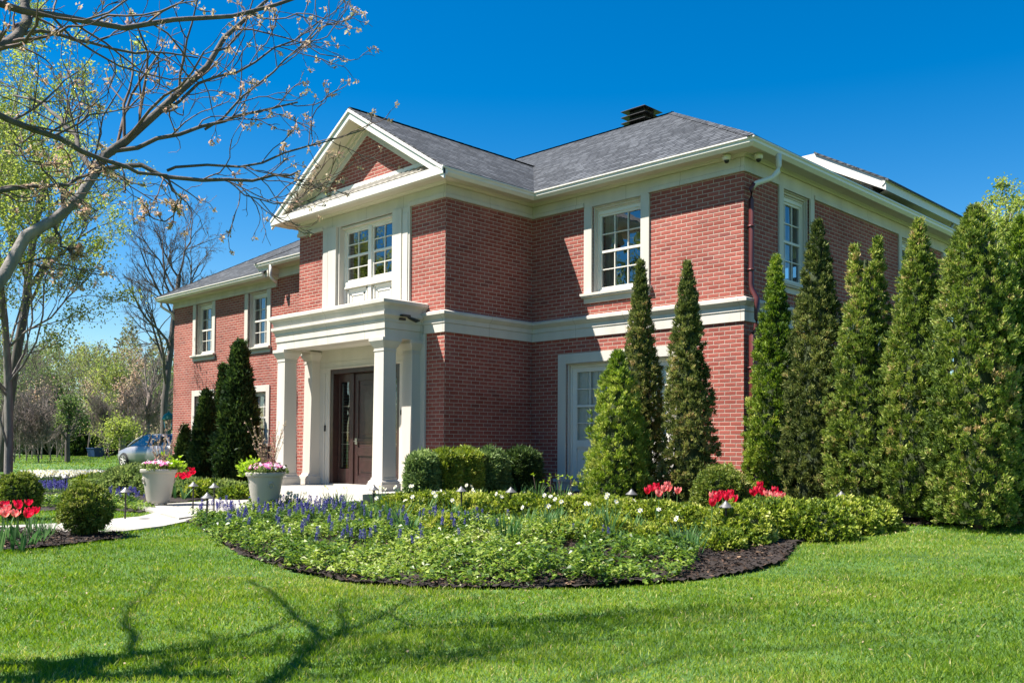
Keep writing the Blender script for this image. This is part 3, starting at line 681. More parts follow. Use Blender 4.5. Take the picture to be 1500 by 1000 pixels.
mb = MB(); F.box(mb, -6.56, -6.48, 1.50, 1.72, .047, .09); F.box(mb, -6.555, -6.485, 1.60, 1.71, .09, .14); mb.build('wall_light', M_BLACK, house, bevel=.008)
mb = MB(); F.box(mb, -9.44, -9.40, 1.28, 1.42, .062, .09); mb.build('doorbell', M_BLACK, house)
# spotlight under the porch cornice
mb = MB(); sx = PX1
mb.box(sx+.035, sx+.07, -3.28, -3.12, 3.50, 3.60); mb.box(sx+.05, sx+.20, -3.30, -3.10, 3.565, 3.60)
mb.add([(sx+.06, -3.12, 3.59), (sx+.10, -3.12, 3.60), (sx+.20, -2.85, 3.52), (sx+.06, -2.85, 3.50), (sx+.06, -3.12, 3.56), (sx+.10, -3.12, 3.57), (sx+.20, -2.85, 3.50), (sx+.06, -2.85, 3.48)], [(0, 1, 2, 3), (7, 6, 5, 4), (0, 4, 5, 1), (1, 5, 6, 2), (2, 6, 7, 3), (3, 7, 4, 0)])
mb.build('spotlight', M_BLACK, house)
# ---- downspouts
mb = MB(); mb.tube([(.46, .44, 6.34), (.46, .44, 6.12), (.45, .44, 6.02), (.38, .36, 5.90), (.16, .16, 5.80), (.10, .13, 5.72)], [.055, .055, .055, .05, .05, .05], 12)
mb.build('downspout', M_GUTTER, house, smooth=True)
mb = MB(); mb.tube([(.14, .14, 5.80), (.09, .12, 5.70), (.085, .12, 5.5), (.085, .12, 3.95), (.10, .12, 3.85), (.20, .12, 3.68), (.20, .12, 3.30), (.19, .12, 3.2), (.085, .12, 3.0), (.085, .12, .1)], .05, 12)
for z in (5.0, 4.2, 2.4, 1.0): mb.box(.03, .145, .06, .18, z, z+.03)
ds = mb.build('downspout', M_MAROON, house, smooth=True)
mb = MB(); mb.tube([(XM+.32, -.43, 6.33), (XM+.32, -.43, 6.02), (XM+.32, -.40, 5.93), (XM+.36, -.25, 5.83)], .05, 10); mb.build('downspout', M_GUTTER, house, smooth=True)
mb = MB(); mb.tube([(XL-.3, -.38, 6.02), (XL-.3, -.36, 5.86), (XL-.26, -.3, 5.8), (XL-.1, -.02, 5.6), (XL-.07, .05, 5.4)], .045, 10); mb.build('downspout', M_GUTTER, house, smooth=True)
# ---- dome cameras under the soffit
for x, y in ((-.22, -.22), (.24, .12)):
    mb = MB(); mb.lathe(x, y, [(.001, 6.32), (.075, 6.32), (.078, 6.27), (.07, 6.23), (.05, 6.22), (.001, 6.22)], 20); dc = mb.build('dome_camera', M_WHITE, house, smooth=True)
    mb = MB(); mb.lathe(x, y, [(.048, 6.225), (.046, 6.20), (.032, 6.175), (.001, 6.165)], 16); mb.build('lens_dome', M_BLACK, dc, smooth=True)
mb = MB(); FS.box(mb, 9.72, 10.28, 3.7, 6.02, -.02, .06); mb.build('corner_panel', M_STONE, house)

#PLANTS
# ================================================================== PLANT MATERIALS
F_CEDAR = fmat('cedar_foliage', [(0, (0.039, 0.072, 0.015)), (.35, (0.121, 0.182, 0.030)), (.68, (0.248, 0.314, 0.055)), (.92, (0.461, 0.483, 0.132)), (1, (0.439, 0.318, 0.143))], .3, .6)
F_CEDARG = fmat('fresh_cedar_foliage', [(0, (0.044, 0.094, 0.013)), (.4, (0.154, 0.237, 0.030)), (.8, (0.329, 0.406, 0.061)), (1, (0.516, 0.538, 0.143))], .3, .6)
F_CEDARB = fmat('bronzed_cedar_foliage', [(0, (0.044, 0.066, 0.017)), (.4, (0.138, 0.171, 0.044)), (.75, (0.285, 0.303, 0.088)), (1, (0.461, 0.329, 0.154))], .3, .6)
F_DARK = fmat('dark_conifer_foliage', [(0, (0.020, 0.043, 0.013)), (.5, (0.054, 0.095, 0.023)), (1, (0.126, 0.180, 0.041))], .25, .6)
F_YEW = fmat('yew_foliage', [(0, (0.074, 0.124, 0.044)), (.5, (0.186, 0.268, 0.082)), (1, (0.360, 0.448, 0.149))], .25, .55)
F_YEWY = fmat('yellow_yew_foliage', [(0, (0.100, 0.144, 0.022)), (.5, (0.288, 0.366, 0.050)), (.85, (0.532, 0.532, 0.088)), (1, (0.421, 0.288, 0.100))], .3, .55)
F_EUO = fmat('euonymus_leaf', [(0, (0.054, 0.099, 0.016)), (.35, (0.171, 0.243, 0.032)), (.7, (0.378, 0.432, 0.063)), (1, (0.558, 0.558, 0.162))], .35, .45)
F_PACH = fmat('groundcover_leaf', [(0, (0.027, 0.068, 0.013)), (.35, (0.090, 0.167, 0.027)), (.65, (0.243, 0.333, 0.050)), (.9, (0.414, 0.477, 0.117)), (1, (0.558, 0.576, 0.297))], .35, .38, .4)
F_STRAP = fmat('bulb_leaf', [(0, (0.032, 0.086, 0.027)), (.5, (0.077, 0.171, 0.054)), (1, (0.180, 0.279, 0.108))], .35, .6, .12)
F_GRASS = fmat('grass_blade', [(0, (0.056, 0.119, 0.013)), (.35, (0.123, 0.223, 0.018)), (.65, (0.240, 0.332, 0.030)), (.88, (0.389, 0.418, 0.080)), (1, (0.533, 0.455, 0.194))], .45, .5, .25)
F_SPRING = fmat('spring_leaf', [(0, (0.180, 0.243, 0.045)), (.5, (0.324, 0.387, 0.081)), (1, (0.486, 0.504, 0.162))], .5, .5)
F_GREEN = fmat('soft_green_leaf', [(0, (0.072, 0.117, 0.036)), (.5, (0.153, 0.216, 0.063)), (1, (0.288, 0.342, 0.117))], .45, .5)
F_BUD = fmat('maple_bud', [(0, (0.324, 0.234, 0.135)), (.4, (0.540, 0.432, 0.270)), (.75, (0.594, 0.360, 0.297)), (1, (0.558, 0.558, 0.270))], .4, .6)
F_RED = fmat('red_petal', [(0, (.42, .004, .02)), (.5, (.68, .01, .05)), (1, (.88, .09, .14))], .35, .4)
F_PINK = fmat('salmon_petal', [(0, (.66, .10, .12)), (.5, (.82, .22, .22)), (1, (.92, .48, .40))], .35, .4)
F_WHITE = fmat('white_petal', [(0, (0.612, 0.603, 0.442)), (.5, (0.714, 0.705, 0.637)), (1, (0.765, 0.765, 0.731))], .35, .5)
F_CUP = fmat('cream_cup', [(0, (.75, .62, .18)), (1, (.85, .78, .40))], .3, .5)
F_BLUE = fmat('blue_bell', [(0, (0.043, 0.043, 0.213)), (.5, (0.085, 0.081, 0.312)), (1, (0.180, 0.162, 0.426))], .25, .5)
F_PANSY = fmat('pansy_petal', [(0, (0.495, 0.027, 0.198)), (.35, (0.720, 0.180, 0.405)), (.6, (0.792, 0.540, 0.630)), (1, (0.810, 0.783, 0.774))], .35, .5)
F_LIME = fmat('lime_leaf', [(0, (.25, .42, .03)), (1, (.48, .62, .08))], .4, .45)
M_CORE = pmat('shade_core', (.040, .055, .018), .95, .4, 9, .8, 30)  # solid core; its dark colour stands in for shade deep in the crown
M_STEM = pmat('green_stem', (.10, .19, .05), .6, .2, 9)

def on_y(px, yw): q = ray(px, 600); t = (yw-CAM[1])/q[1]; p = CAM+q*t; return np.array([p[0], yw, gz(yw)]), t
def on_x(px, xw): q = ray(px, 600); t = (xw-CAM[0])/q[0]; p = CAM+q*t; return np.array([xw, p[1], gz(p[1])]), t
def by_top(px, py, h):
    q = ray(px, py); lo, hi = 1., 200.
    for _ in range(60):
        t = (lo+hi)/2; p = CAM+t*q
        if p[2] > gz(p[1])+h: lo = t
        else: hi = t
    p = CAM+lo*q; return np.array([p[0], p[1], gz(p[1])])
def dist(p): return float(np.linalg.norm(np.asarray(p)-CAM))

def fans(C, O, n, L, W, spread, rng, up=0., tb=.6):
    """n leaves from every clump centre C fanned round direction O"""
    m = len(C); P = np.repeat(C, n, 0)+rng.normal(size=(m*n, 3))*L*.28
    D = np.repeat(unit(O), n, 0)+rng.normal(size=(m*n, 3))*spread; D[:, 2] += up
    l = L*rng.uniform(.6, 1.25, m*n); V, F = leaves(P, D, l, W*rng.uniform(.7, 1.3, m*n), rng)
    return V, F, m, n
def crown(name, base, shape, N, n, L, W, spread, mat, rng, parent, up=.3, seed=0, tvar=1.2, tn=.35):
    """shape(rng,N) -> local centres and outward directions"""
    C, O = shape(rng, N); V, F, m, n_ = fans(C, O, n, L, W, spread, rng, up)
    t = .46+tn*n3(C, tvar, seed)+rng.normal(size=m)*.19
    t = np.clip(np.repeat(t, n)+rng.normal(size=m*n)*.16, 0, 1)
    return np_mesh(name, V, F, mat, parent, tint=t)
def column_shape(H, Rr, seed, peaks=1, lo=.02, power=2.0, gap=0.):
    def rad(t, th):
        base = (1-np.clip(t, 0, 1)**power)**.9*(.72+.28*np.clip(t/.16, 0, 1)**.5)+.035
        lump = 1+.19*n3(np.stack([np.cos(th)*1.3, np.sin(th)*1.3, t*H*.9], -1), 2.2, seed)+.15*n3(np.stack([np.cos(th)*2, np.sin(th)*2, t*H*2.2], -1), 4, seed+5)
        return Rr*base*lump
    def f(rng, N):
        t = rng.uniform(lo, 1, N)**1.0; th = rng.uniform(0, 2*np.pi, N); keep = rng.uniform(0, 1, N) < (.25+.75*rad(t, th)/Rr)
        t, th = t[keep], th[keep]; r = rad(t, th)*(1-.30*rng.uniform(0, 1, len(t))**1.7+.05*rng.normal(size=len(t))*.5)
        cx = np.zeros(len(t)); 
        if peaks == 2:
            s = np.sign(np.cos(th)+.01); k = np.clip((t-.80)/.20, 0, 1); cx = s*k*Rr*.30; r = r*(1+.10*k); t = np.where(s > 0, t, t*.985)
        if gap:
            g = (np.abs(((th+.95+.25*np.sin(t*17)+np.pi) % (2*np.pi))-np.pi) < .13) & (t > .50) & (t < .86) & (rng.uniform(size=len(t)) < .85); r = np.where(g, r*.55, r)
        C = np.stack([cx+r*np.cos(th), r*np.sin(th), t*H], -1)
        O = np.stack([np.cos(th), np.sin(th), .55+.6*t], -1)
        return C, O
    return f, rad
def cedar(px, top, w_px, pos, seed, label, group, mat=None, dens=1., peaks=1, power=2.0, name='columnar_cedar', L=.062, W=.017, gap=0., cat='cedar'):
    rng = np.random.default_rng(seed); mat = mat or F_CEDAR
    pos = np.array(pos, float); t = float((pos-CAM)@_d); q = ray(px, top); H = float((CAM+q*t)[2]-pos[2]); Rr = w_px*t/FPX
    root = empty(name, pos, 0, label, cat, group)
    sh, rad = column_shape(H, Rr, seed, peaks, power=power, gap=gap); N = int(2*math.pi*Rr*H*120*dens)
    sh2 = lambda rg, n: (lambda a, b: (np.where(rg.uniform(size=(len(a), 1)) < .28, a*np.array([.68, .68, 1]), a), b))(*sh(rg, n))
    crown('foliage', pos, sh2, int(N*1.45), 34, L, W, .58, mat, rng, root, .35, seed)
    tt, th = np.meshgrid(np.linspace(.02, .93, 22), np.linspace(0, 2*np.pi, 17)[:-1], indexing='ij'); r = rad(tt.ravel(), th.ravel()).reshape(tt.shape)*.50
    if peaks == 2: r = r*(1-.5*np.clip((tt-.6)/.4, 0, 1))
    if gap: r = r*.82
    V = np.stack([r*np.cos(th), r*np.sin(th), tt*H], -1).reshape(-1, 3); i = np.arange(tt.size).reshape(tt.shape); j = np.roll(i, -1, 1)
    np_mesh('crown_core', V, np.stack([i[:-1], j[:-1], j[1:], i[1:]], -1).reshape(-1, 4), M_CORE, root, smooth=True)
    mb = MB(); mb.tube([(0, 0, -.1), (.02, 0, .4), (0, .02, H*(.5 if peaks == 2 else .75))], [.06, .05, .015], 8); 
    if gap: mb.tube([(-.02, -Rr*.20, H*.3), (-.01, -Rr*.28, H*.5), (.0, -Rr*.2, H*.66)], [.03, .022, .01], 7)
    mb.build('trunk', M_TWIG, root, smooth=True)
    return root
# right-hand row beside the house
GR = 'columnar cedars beside the house'
specs = [(1157, 374, 48, 1137, 742, 'slender bright green cedar nearest the maroon downspout', F_CEDARG, 1, 1.45, 0),
         (1207, 322, 54, 1198, 750, 'tall narrow bronzed cedar, second to the right of the house corner', F_CEDARB, 1, 1.5, 0),
         (1275, 350, 57, 1270, 757, 'cedar with two tips and a bare brown strip up its middle', F_CEDAR, 2, 1.9, 1),
         (1350, 321, 56, 1348, 765, 'tall cedar with one rounded tip, left of the broadest cedar', F_CEDAR, 1, 1.9, 0),
         (1425, 300, 62, 1432, 776, 'broadest and tallest cedar with flat rounded top at the lawn edge', F_CEDAR, 1, 4.5, 0),
         (1476, 316, 54, 1500, 770, 'cedar at the far right, partly behind the broadest one', F_CEDARG, 1, 3.2, 0)]
for i, (tx, ty, wpx, bx, by, lb, mt, pk, pw, gp) in enumerate(specs):
    p = at(bx, by); cedar(tx, ty, wpx, p, 40+i, lb, GR, mt, peaks=pk, power=pw, gap=gp)
specs = [(905, 516, 52, -3.1, 'short full bright green cedar at the front of the garden door', F_CEDARG, 2.0), (938, 381, 37, -2.1, 'tall thin cedar directly behind the short full one', F_CEDARB, 1.5), (1007, 384, 42, -2.35, 'tall bronzed cedar standing alone against the sunlit brick', F_CEDARB, 1.5)]
for i, (tx, ty, wpx, yw, lb, mt, pw) in enumerate(specs):
    p, _ = on_y(tx, yw); cedar(tx, ty, wpx, p, 60+i, lb, 'cedars in front of the right wing', mt, power=pw)
specs = [(271, 627, 13, -1.0, 'small dark conifer at the left end of the house'), (303, 576, 21, -1.9, 'middle-sized dark conifer in front of the left ground-floor window'), (327, 538, 14, -1.0, 'thin dark conifer standing behind its two neighbours by the left wing'), (350, 503, 33, -2.6, 'tallest dark conifer in front of the left wing')]
for i, (tx, ty, wpx, yw, lb) in enumerate(specs):
    p, _ = on_y(tx, yw); cedar(tx, ty, wpx, p, 70+i, lb, 'dark conifers in front of the left wing', F_DARK, dens=.75, power=1.35, name='dark_conifer', L=.15, W=.055, cat='conifer')

# balls, mounds and clipped shrubs
def dome_shape(Rx, Rz, seed, z0=0., full=False, boxy=0.):
    def f(rng, N):
        v = unit(rng.normal(size=(N, 3)))
        if not full: v[:, 2] = np.abs(v[:, 2])
        k = 1+.09*n3(v*1.0, 4.5, seed)
        if boxy: m = np.max(np.abs(v), 1); k = k*(1-boxy+boxy/m)
        r = k*rng.uniform(.84, 1.03, N)
        C = np.stack([v[:, 0]*Rx*r, v[:, 1]*Rx*r, z0+v[:, 2]*Rz*r], -1); return C, v*np.array([1, 1, 1.2])
    return f
def blob(pos, Rx, Rz, z0, mat, seed, name, label, cat, group, N, n=14, L=.06, W=.026, full=False, boxy=0., tn=.35, core=True, spread=.7):
    rng = np.random.default_rng(seed); root = empty(name, pos, rng.uniform(0, 6), label, cat, group)
    crown('foliage', pos, dome_shape(Rx, Rz, seed, z0, full, boxy), N, n, L, W, spread, mat, rng, root, .35, seed, 3., tn)
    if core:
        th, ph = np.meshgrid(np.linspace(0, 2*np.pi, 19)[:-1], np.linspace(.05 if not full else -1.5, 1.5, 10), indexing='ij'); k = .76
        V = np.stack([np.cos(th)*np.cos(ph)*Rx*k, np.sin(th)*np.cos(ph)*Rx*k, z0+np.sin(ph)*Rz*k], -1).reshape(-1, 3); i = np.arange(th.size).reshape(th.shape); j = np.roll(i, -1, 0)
        np_mesh('crown_core', V, np.stack([i[:, :-1], j[:, :-1], j[:, 1:], i[:, 1:]], -1).reshape(-1, 4), M_CORE, root, smooth=True)
    mb = MB(); mb.tube([(0, 0, -.05), (.01, 0, .15), (0, 0, max(.18, z0))], .03, 7); mb.build('stem', M_BARK, root)
    return root
M_BALL = fmat('clipped_ball_foliage', [(0, (0.054, 0.090, 0.016)), (.5, (0.149, 0.203, 0.032)), (.85, (0.288, 0.329, 0.068)), (1, (0.378, 0.360, 0.117))], .3, .55)
def ball(px, cy, rpx, basey, label, seed):
    p = at(px, basey); t = float((p-CAM)@_d); Rr = rpx*t/FPX; zc = float((CAM+ray(px, cy)*t)[2]-p[2])
    return blob(p, Rr, Rr*1.02, zc, M_BALL, seed, 'ball_shrub', label, 'shrub', 'clipped ball shrubs', int(12.6*Rr*Rr*900), 14, .042, .018, full=True)
ball(125, 744, 35, 787, 'clipped round shrub beside the path, in front of the urns', 81)
ball(25, 726, 32, 762, 'clipped round shrub at the left edge, behind the red tulips', 82)
q_, t_ = on_y(1056, -3.15); Rr = 40*t_/FPX; blob(q_, Rr, Rr*1.05, Rr*1.02, M_BALL, 83, 'ball_shrub', 'clipped round shrub between the cedars and the red tulips', 'shrub', 'clipped ball shrubs', int(12.6*Rr*Rr*1000), 14, .042, .018, full=True)
# clipped yews against the portico wall
for k, (px, xw, wpx, h, mt, lb) in enumerate([(619, -3.95, 19, 1.0, F_YEW, 'leftmost dark green clipped yew, next to the porch'), (652, -3.95, 20, 1.02, F_YEWY, 'yellow-tinged clipped yew, second from the porch'), (683, -3.95, 20, 1.03, F_YEWY, 'rounded bright yew in the middle of the clipped row'), (718, -3.95, 22, 1.0, F_YEW, 'dark green clipped yew, fourth from the porch'), (764, -3.95, 22, .98, F_DARK, 'darkest yew set apart in the inner corner of the house')]):
    p, t = on_x(px, xw); Rr = wpx*t/FPX*1.12
    blob(p, Rr, h/2, h/2, mt, 90+k, 'yew_shrub', lb, 'shrub', 'clipped yews under the portico wall', int(12.6*Rr*.6*620), 15, .085, .022, full=True, boxy=.36, spread=.9)
# low bright hedge mounds through the bed
mounds = [(588, 726, .40, .36), (622, 722, .42, .38), (660, 722, .42, .38), (700, 726, .42, .36), (737, 726, .42, .38), (775, 727, .42, .38), (812, 728, .42, .38), (850, 729, .42, .36), (890, 730, .42, .36), (925, 736, .42, .36), (968, 736, .42, .36), (1005, 742, .40, .34), (1040, 748, .36, .30),
          (1085, 740, .42, .46), (1120, 733, .46, .48), (1160, 735, .46, .46), (1200, 738, .44, .44), (1240, 733, .44, .42), (1275, 736, .38, .36),
          (600, 742, .30, .26), (650, 757, .28, .22), (830, 765, .28, .22), (860, 758, .26, .24), (960, 772, .26, .22), (1088, 772, .30, .22), (1058, 780, .26, .20), (905, 764, .28, .2)]
for k, (px, py, rr, h) in enumerate(mounds):
    p = by_top(px, py, h); rng = np.random.default_rng(500+k)
    near = k >= 19
    blob(p, rr, h, 0.02, F_EUO, 120+k, 'low_shrub', 'low mound of yellow-green euonymus in the front flower bed', 'shrub', 'euonymus mounds in the front flower bed', int(6.3*rr*rr*(520 if not near else 700)), 12, .05, .026)
for k, (px, py, rr, h) in enumerate([(140, 698, .6, .36), (165, 696, .7, .40), (192, 699, .7, .38), (215, 700, .6, .34), (262, 705, .6, .30), (285, 705, .6, .33), (310, 707, .6, .31), (335, 708, .5, .30), (125, 704, .5, .25), (348, 716, .35, .22), (178, 706, .6, .25), (200, 684, .8, .62), (222, 684, .8, .6), (240, 686, .7, .6)]):
    p = by_top(px, py, h)
    blob(p, rr, h, .02, F_GREEN if k % 3 else F_EUO, 160+k, 'low_shrub', 'low leafy hedge shrub in the far bed before the left wing', 'shrub', 'low shrubs in the far bed', int(6.3*rr*rr*300), 12, .08, .04)

# ------------------------------------------------------------------ groundcover, mulch chips and lawn (nobody could count them)
def poly_sample(poly, dens, rng, maxn=400000):
    p = np.array(poly); x0, y0 = p.min(0); x1, y1 = p.max(0); n = min(maxn, int((x1-x0)*(y1-y0)*dens)); P = np.stack([rng.uniform(x0, x1, n), rng.uniform(y0, y1, n)], -1)
    return P[pip(P, poly)]
def rosettes(name, P, rng, mat, hgt, n, L, W, label, cat, seed, flat=.35):
    base = np.stack([P[:, 0], P[:, 1], gza(P[:, 1])+.03+hgt*(.72+.75*n3(np.stack([P[:, 0], P[:, 1], 0*P[:, 0]], -1), 2.5, seed))*rng.uniform(.30, 1.2, len(P))], -1)
    m = len(P); th = rng.uniform(0, 2*np.pi, m*n); D = np.stack([np.cos(th), np.sin(th), rng.uniform(-.35, flat+.75, m*n)], -1)
    Q = np.repeat(base, n, 0)+np.stack([np.zeros(m*n), np.zeros(m*n), rng.uniform(-.06, .015, m*n)], -1)
    D = unit(D); l = L*rng.uniform(.6, 1.2, m*n)
    S = unit(np.cross(D, np.array([0, 0, 1.]))+rng.normal(size=(m*n, 3))*.42); w_ = W*rng.uniform(.8, 1.2, m*n)
    V = np.empty((m*n, 4, 3)); mid = Q+D*(l*.58)[:, None]; V[:, 0] = Q; V[:, 1] = mid+S*w_[:, None]*.5; V[:, 2] = Q+D*l[:, None]-np.array([0, 0, 1.])*(l*.22)[:, None]; V[:, 3] = mid-S*w_[:, None]*.5
    t = np.clip(np.repeat(.42+.30*n3(base, 1.6, seed+3)+rng.normal(size=m)*.13, n)+rng.normal(size=m*n)*.17, 0, 1)
    o = np_mesh(name, V.reshape(-1, 3), np.arange(m*n*4).reshape(-1, 4), mat, tint=t); return tag(o, label, cat, kind='stuff')
GC = A((274, 766), (289, 780), (320, 801), (398, 828), (468, 846), (560, 859), (700, 862), (860, 862), (960, 858), (1010, 844), (1022, 820), (965, 806), (900, 800), (850, 792), (800, 786), (740, 784), (690, 770), (640, 764), (560, 757), (470, 752), (380, 750), (310, 757))
rng = np.random.default_rng(11); P = poly_sample(GC, 235, rng)
hole = (n3(np.stack([P[:, 0], P[:, 1], 0*P[:, 0]], -1), 3.0, 77)+.35*n3(np.stack([P[:, 0], P[:, 1], 0*P[:, 0]], -1), 9.0, 79) > -.44); P = P[hole]
rosettes('groundcover', P, rng, F_PACH, .17, 9, .064, .029, 'pale variegated groundcover leaves filling the front of the bed', 'groundcover', 21)
GC2 = A((560, 757), (700, 772), (850, 790), (930, 780), (1040, 775), (1110, 775), (1110, 768), (1000, 756), (800, 742), (600, 738), (440, 742))
P = poly_sample(GC2, 70, rng); P = P[n3(np.stack([P[:, 0], P[:, 1], 0*P[:, 0]], -1), 2.2, 78) > .05]
rosettes('groundcover', P, rng, F_PACH, .13, 9, .06, .028, 'patchy low groundcover between the bulbs and mounds', 'groundcover', 22)
GC3 = A((150, 745), (205, 750), (226, 747), (205, 738), (150, 732), (60, 733), (55, 745)); P = poly_sample(GC3, 120, rng)
rosettes('groundcover', P, rng, F_PACH, .12, 8, .085, .04, 'pale groundcover beyond the path, beside the left urn', 'groundcover', 23)
GC4 = A((60, 722), (230, 728), (330, 724), (345, 716), (250, 712), (100, 712)); P = poly_sample(GC4, 60, rng)
rosettes('groundcover', P, rng, F_GREEN, .2, 9, .12, .06, 'dark leafy groundcover in the far bed', 'groundcover', 24)
def chips(name, poly, dens, rng, label):
    P = poly_sample(poly, dens, rng); m = len(P); Q = np.stack([P[:, 0], P[:, 1], gza(P[:, 1])+.034+rng.uniform(0, .018, m)], -1)
    th = rng.uniform(0, 6.28, m); D = np.stack([np.cos(th), np.sin(th), rng.normal(size=m)*.25], -1); V, F = leaves(Q, D, rng.uniform(.02, .075, m), rng.uniform(.008, .022, m), rng, .1)
    t = rng.uniform(0, 1, m)**1.5; o = np_mesh(name, V, F, F_CHIP, tint=t); return tag(o, label, 'mulch', kind='stuff')
F_CHIP = fmat('mulch_chip', [(0, (.014, .009, .007)), (.6, (.035, .020, .013)), (.9, (.11, .062, .038)), (1, (.28, .18, .11))], .0, .9)
chips('mulch_chips', A((283, 768), (350, 814), (430, 840), (520, 857), (600, 864), (880, 862), (1000, 854), (1100, 840), (1150, 826), (1172, 797), (1300, 771), (1420, 769), (1500, 771), (1500, 755), (1200, 765), (1000, 770), (800, 780), (600, 780), (400, 780)), 700, rng, 'dark bark chips on the front flower bed')
chips('mulch_chips', LBED, 900, rng, 'dark bark chips under the red tulips at the left edge')

def lawn():
    rng = np.random.default_rng(5); Ps = []
    f2 = np.array([_d[0], _d[1]]); f2 /= np.linalg.norm(f2); r2 = np.array([f2[1], -f2[0]])
    for d0, d1, dens in ((3.6, 6.0, 5200), (6.0, 8.5, 3300), (8.5, 12, 1900), (12, 18, 800), (18, 34, 170), (34, 75, 35)):
        n = int((d1-d0)*1.26*(d0+d1)/2*dens); dd = np.sqrt(rng.uniform(d0*d0, d1*d1, n)); lat = rng.uniform(-.64, .62, n)*dd
        P = CAM[:2]+dd[:, None]*f2+lat[:, None]*r2; Ps.append((P, d0))
    big = LBED+[]; V_, T_ = [], []
    for P, d0 in Ps:
        jit = P+rng.normal(size=P.shape)*.015
        ok = ~pip(jit, BED) & ~pip(jit, LBED) & ~pip(P, PATH) & ~pip(P, PATHLAND) & ~pip(P, FARBED) & ~((P[:, 0] > -23) & (P[:, 0] < 0) & (P[:, 1] > -5)) & ~((P[:, 0] < -24) & (P[:, 1] > 1.5) & (P[:, 1] < 16) & (P[:, 0] > -31))
        P = P[ok]; m = len(P); k = 1 if d0 < 12 else 1.6 if d0 < 18 else 3 if d0 < 34 else 6
        X = np.stack([P[:, 0], P[:, 1], 0*P[:, 0]], -1)
        pn = n3(X, .55, 3)*.75+n3(X, 2.4, 4)*.55+n3(X, 9, 14)*.45; tall = 1+.5*n3(X, 3.5, 9)
        th = rng.uniform(0, 6.28, m); lean = rng.uniform(.1, .75, m); D = np.stack([np.cos(th)*lean, np.sin(th)*lean, np.ones(m)], -1)
        l = rng.uniform(.026, .053, m)*tall*(1 if d0 < 12 else 1.25); wd = rng.uniform(.0035, .0065, m)*k*(1 if d0 < 6 else 1.3)
        Q = np.stack([P[:, 0], P[:, 1], gza(P[:, 1])-.006], -1)
        V, F = leaves(Q, D, l, wd, rng, 0.)
        V = V.reshape(-1, 4, 3); V[:, 2, :2] += (np.stack([np.cos(th), np.sin(th)], -1)*(l*lean*.5)[:, None]); V[:, 2, 2] -= l*.10*lean
        V_.append(V.reshape(-1, 3)); T_.append(np.clip(.46+.24*pn+rng.normal(size=m)*.17+(rng.uniform(size=m) < .05)*.5, 0, 1))
    V = np.concatenate(V_); o = np_mesh('lawn', V, np.arange(len(V)).reshape(-1, 4), F_GRASS, tint=np.concatenate(T_))
    tag(o, 'bright green mown lawn grass with darker and straw-coloured patches', 'grass', kind='stuff')
lawn()
rng = np.random.default_rng(66); n = 320; dd = np.sqrt(rng.uniform(20, 200, n)); lat = rng.uniform(-.6, .6, n)*dd; f2 = unit(np.array([_d[0], _d[1]])); r2 = np.array([f2[1], -f2[0]]); P = CAM[:2]+dd[:, None]*f2+lat[:, None]*r2
P = P[~pip(P, BED) & ~pip(P, LBED) & ~pip(P, FARBED)]; m_ = len(P); V, F = leaves(np.stack([P[:, 0], P[:, 1], gza(P[:, 1])+.03], -1), rng.normal(size=(m_, 3))*np.array([1, 1, .2]), .028, .016, rng)
o = np_mesh('fallen_buds', V, F, F_BUD, tint=rng.uniform(0, .25, m_)); tag(o, 'small brown fallen tree buds scattered over the lawn', 'litter', kind='stuff')

# ------------------------------------------------------------------ bulbs and flowers
def strap(mbV, mbF, base, th, L, W, lean, rng, curl=.6):
    o = len(mbV); n = 5; d = np.array([math.cos(th), math.sin(th), 0]); s = np.array([-d[1], d[0], 0]); p = np.array(base, float); a = lean; st = L/(n-1)
    for i in range(n):
        w_ = W*(1-.25*abs(i-1.5)/1.5)*(1 if i < n-1 else .15); mbV.append(p-s*w_/2); mbV.append(p+s*w_/2)
        p = p+(d*math.sin(a)+np.array([0, 0, 1])*math.cos(a))*st; a += curl*rng.uniform(.1, .35)
    for i in range(n-1): mbF.append((o+2*i, o+2*i+1, o+2*i+3, o+2*i+2))
def strap_obj(name, n, spread, L, W, seed, parent, mat=F_STRAP, lean=.35, curl=.6):
    rng = np.random.default_rng(seed); V, F, T = [], [], []
    for k in range(n):
        th = rng.uniform(0, 6.28); r = spread*math.sqrt(rng.uniform()); strap(V, F, (r*math.cos(th), r*math.sin(th), 0), th+rng.normal()*.6, L*rng.uniform(.65, 1.1), W*rng.uniform(.7, 1.2), lean*rng.uniform(.0, 1.2), rng, curl); T += [rng.uniform(.15, .95)]*4
    return np_mesh(name, np.array(V), np.array(F), mat, parent, tint=T, smooth=False)
def petals(C, N_, rad, rng, n=6, cup=.25, wd=.6):
    """ring of n petals round centre C facing N_"""
    N_ = unit(np.array(N_, float)); a = unit(np.cross(N_, [.3, .2, .9])); b = np.cross(N_, a); V = []; off = rng.uniform(0, 6)
    for k in range(n):
        th = off+2*math.pi*k/n; d = a*math.cos(th)+b*math.sin(th); s = -a*math.sin(th)+b*math.cos(th)
        V += [C, C+d*rad*.55+s*rad*wd*.5+N_*rad*cup*.4, C+d*rad+N_*rad*cup, C+d*rad*.55-s*rad*wd*.5+N_*rad*cup*.4]
    return V
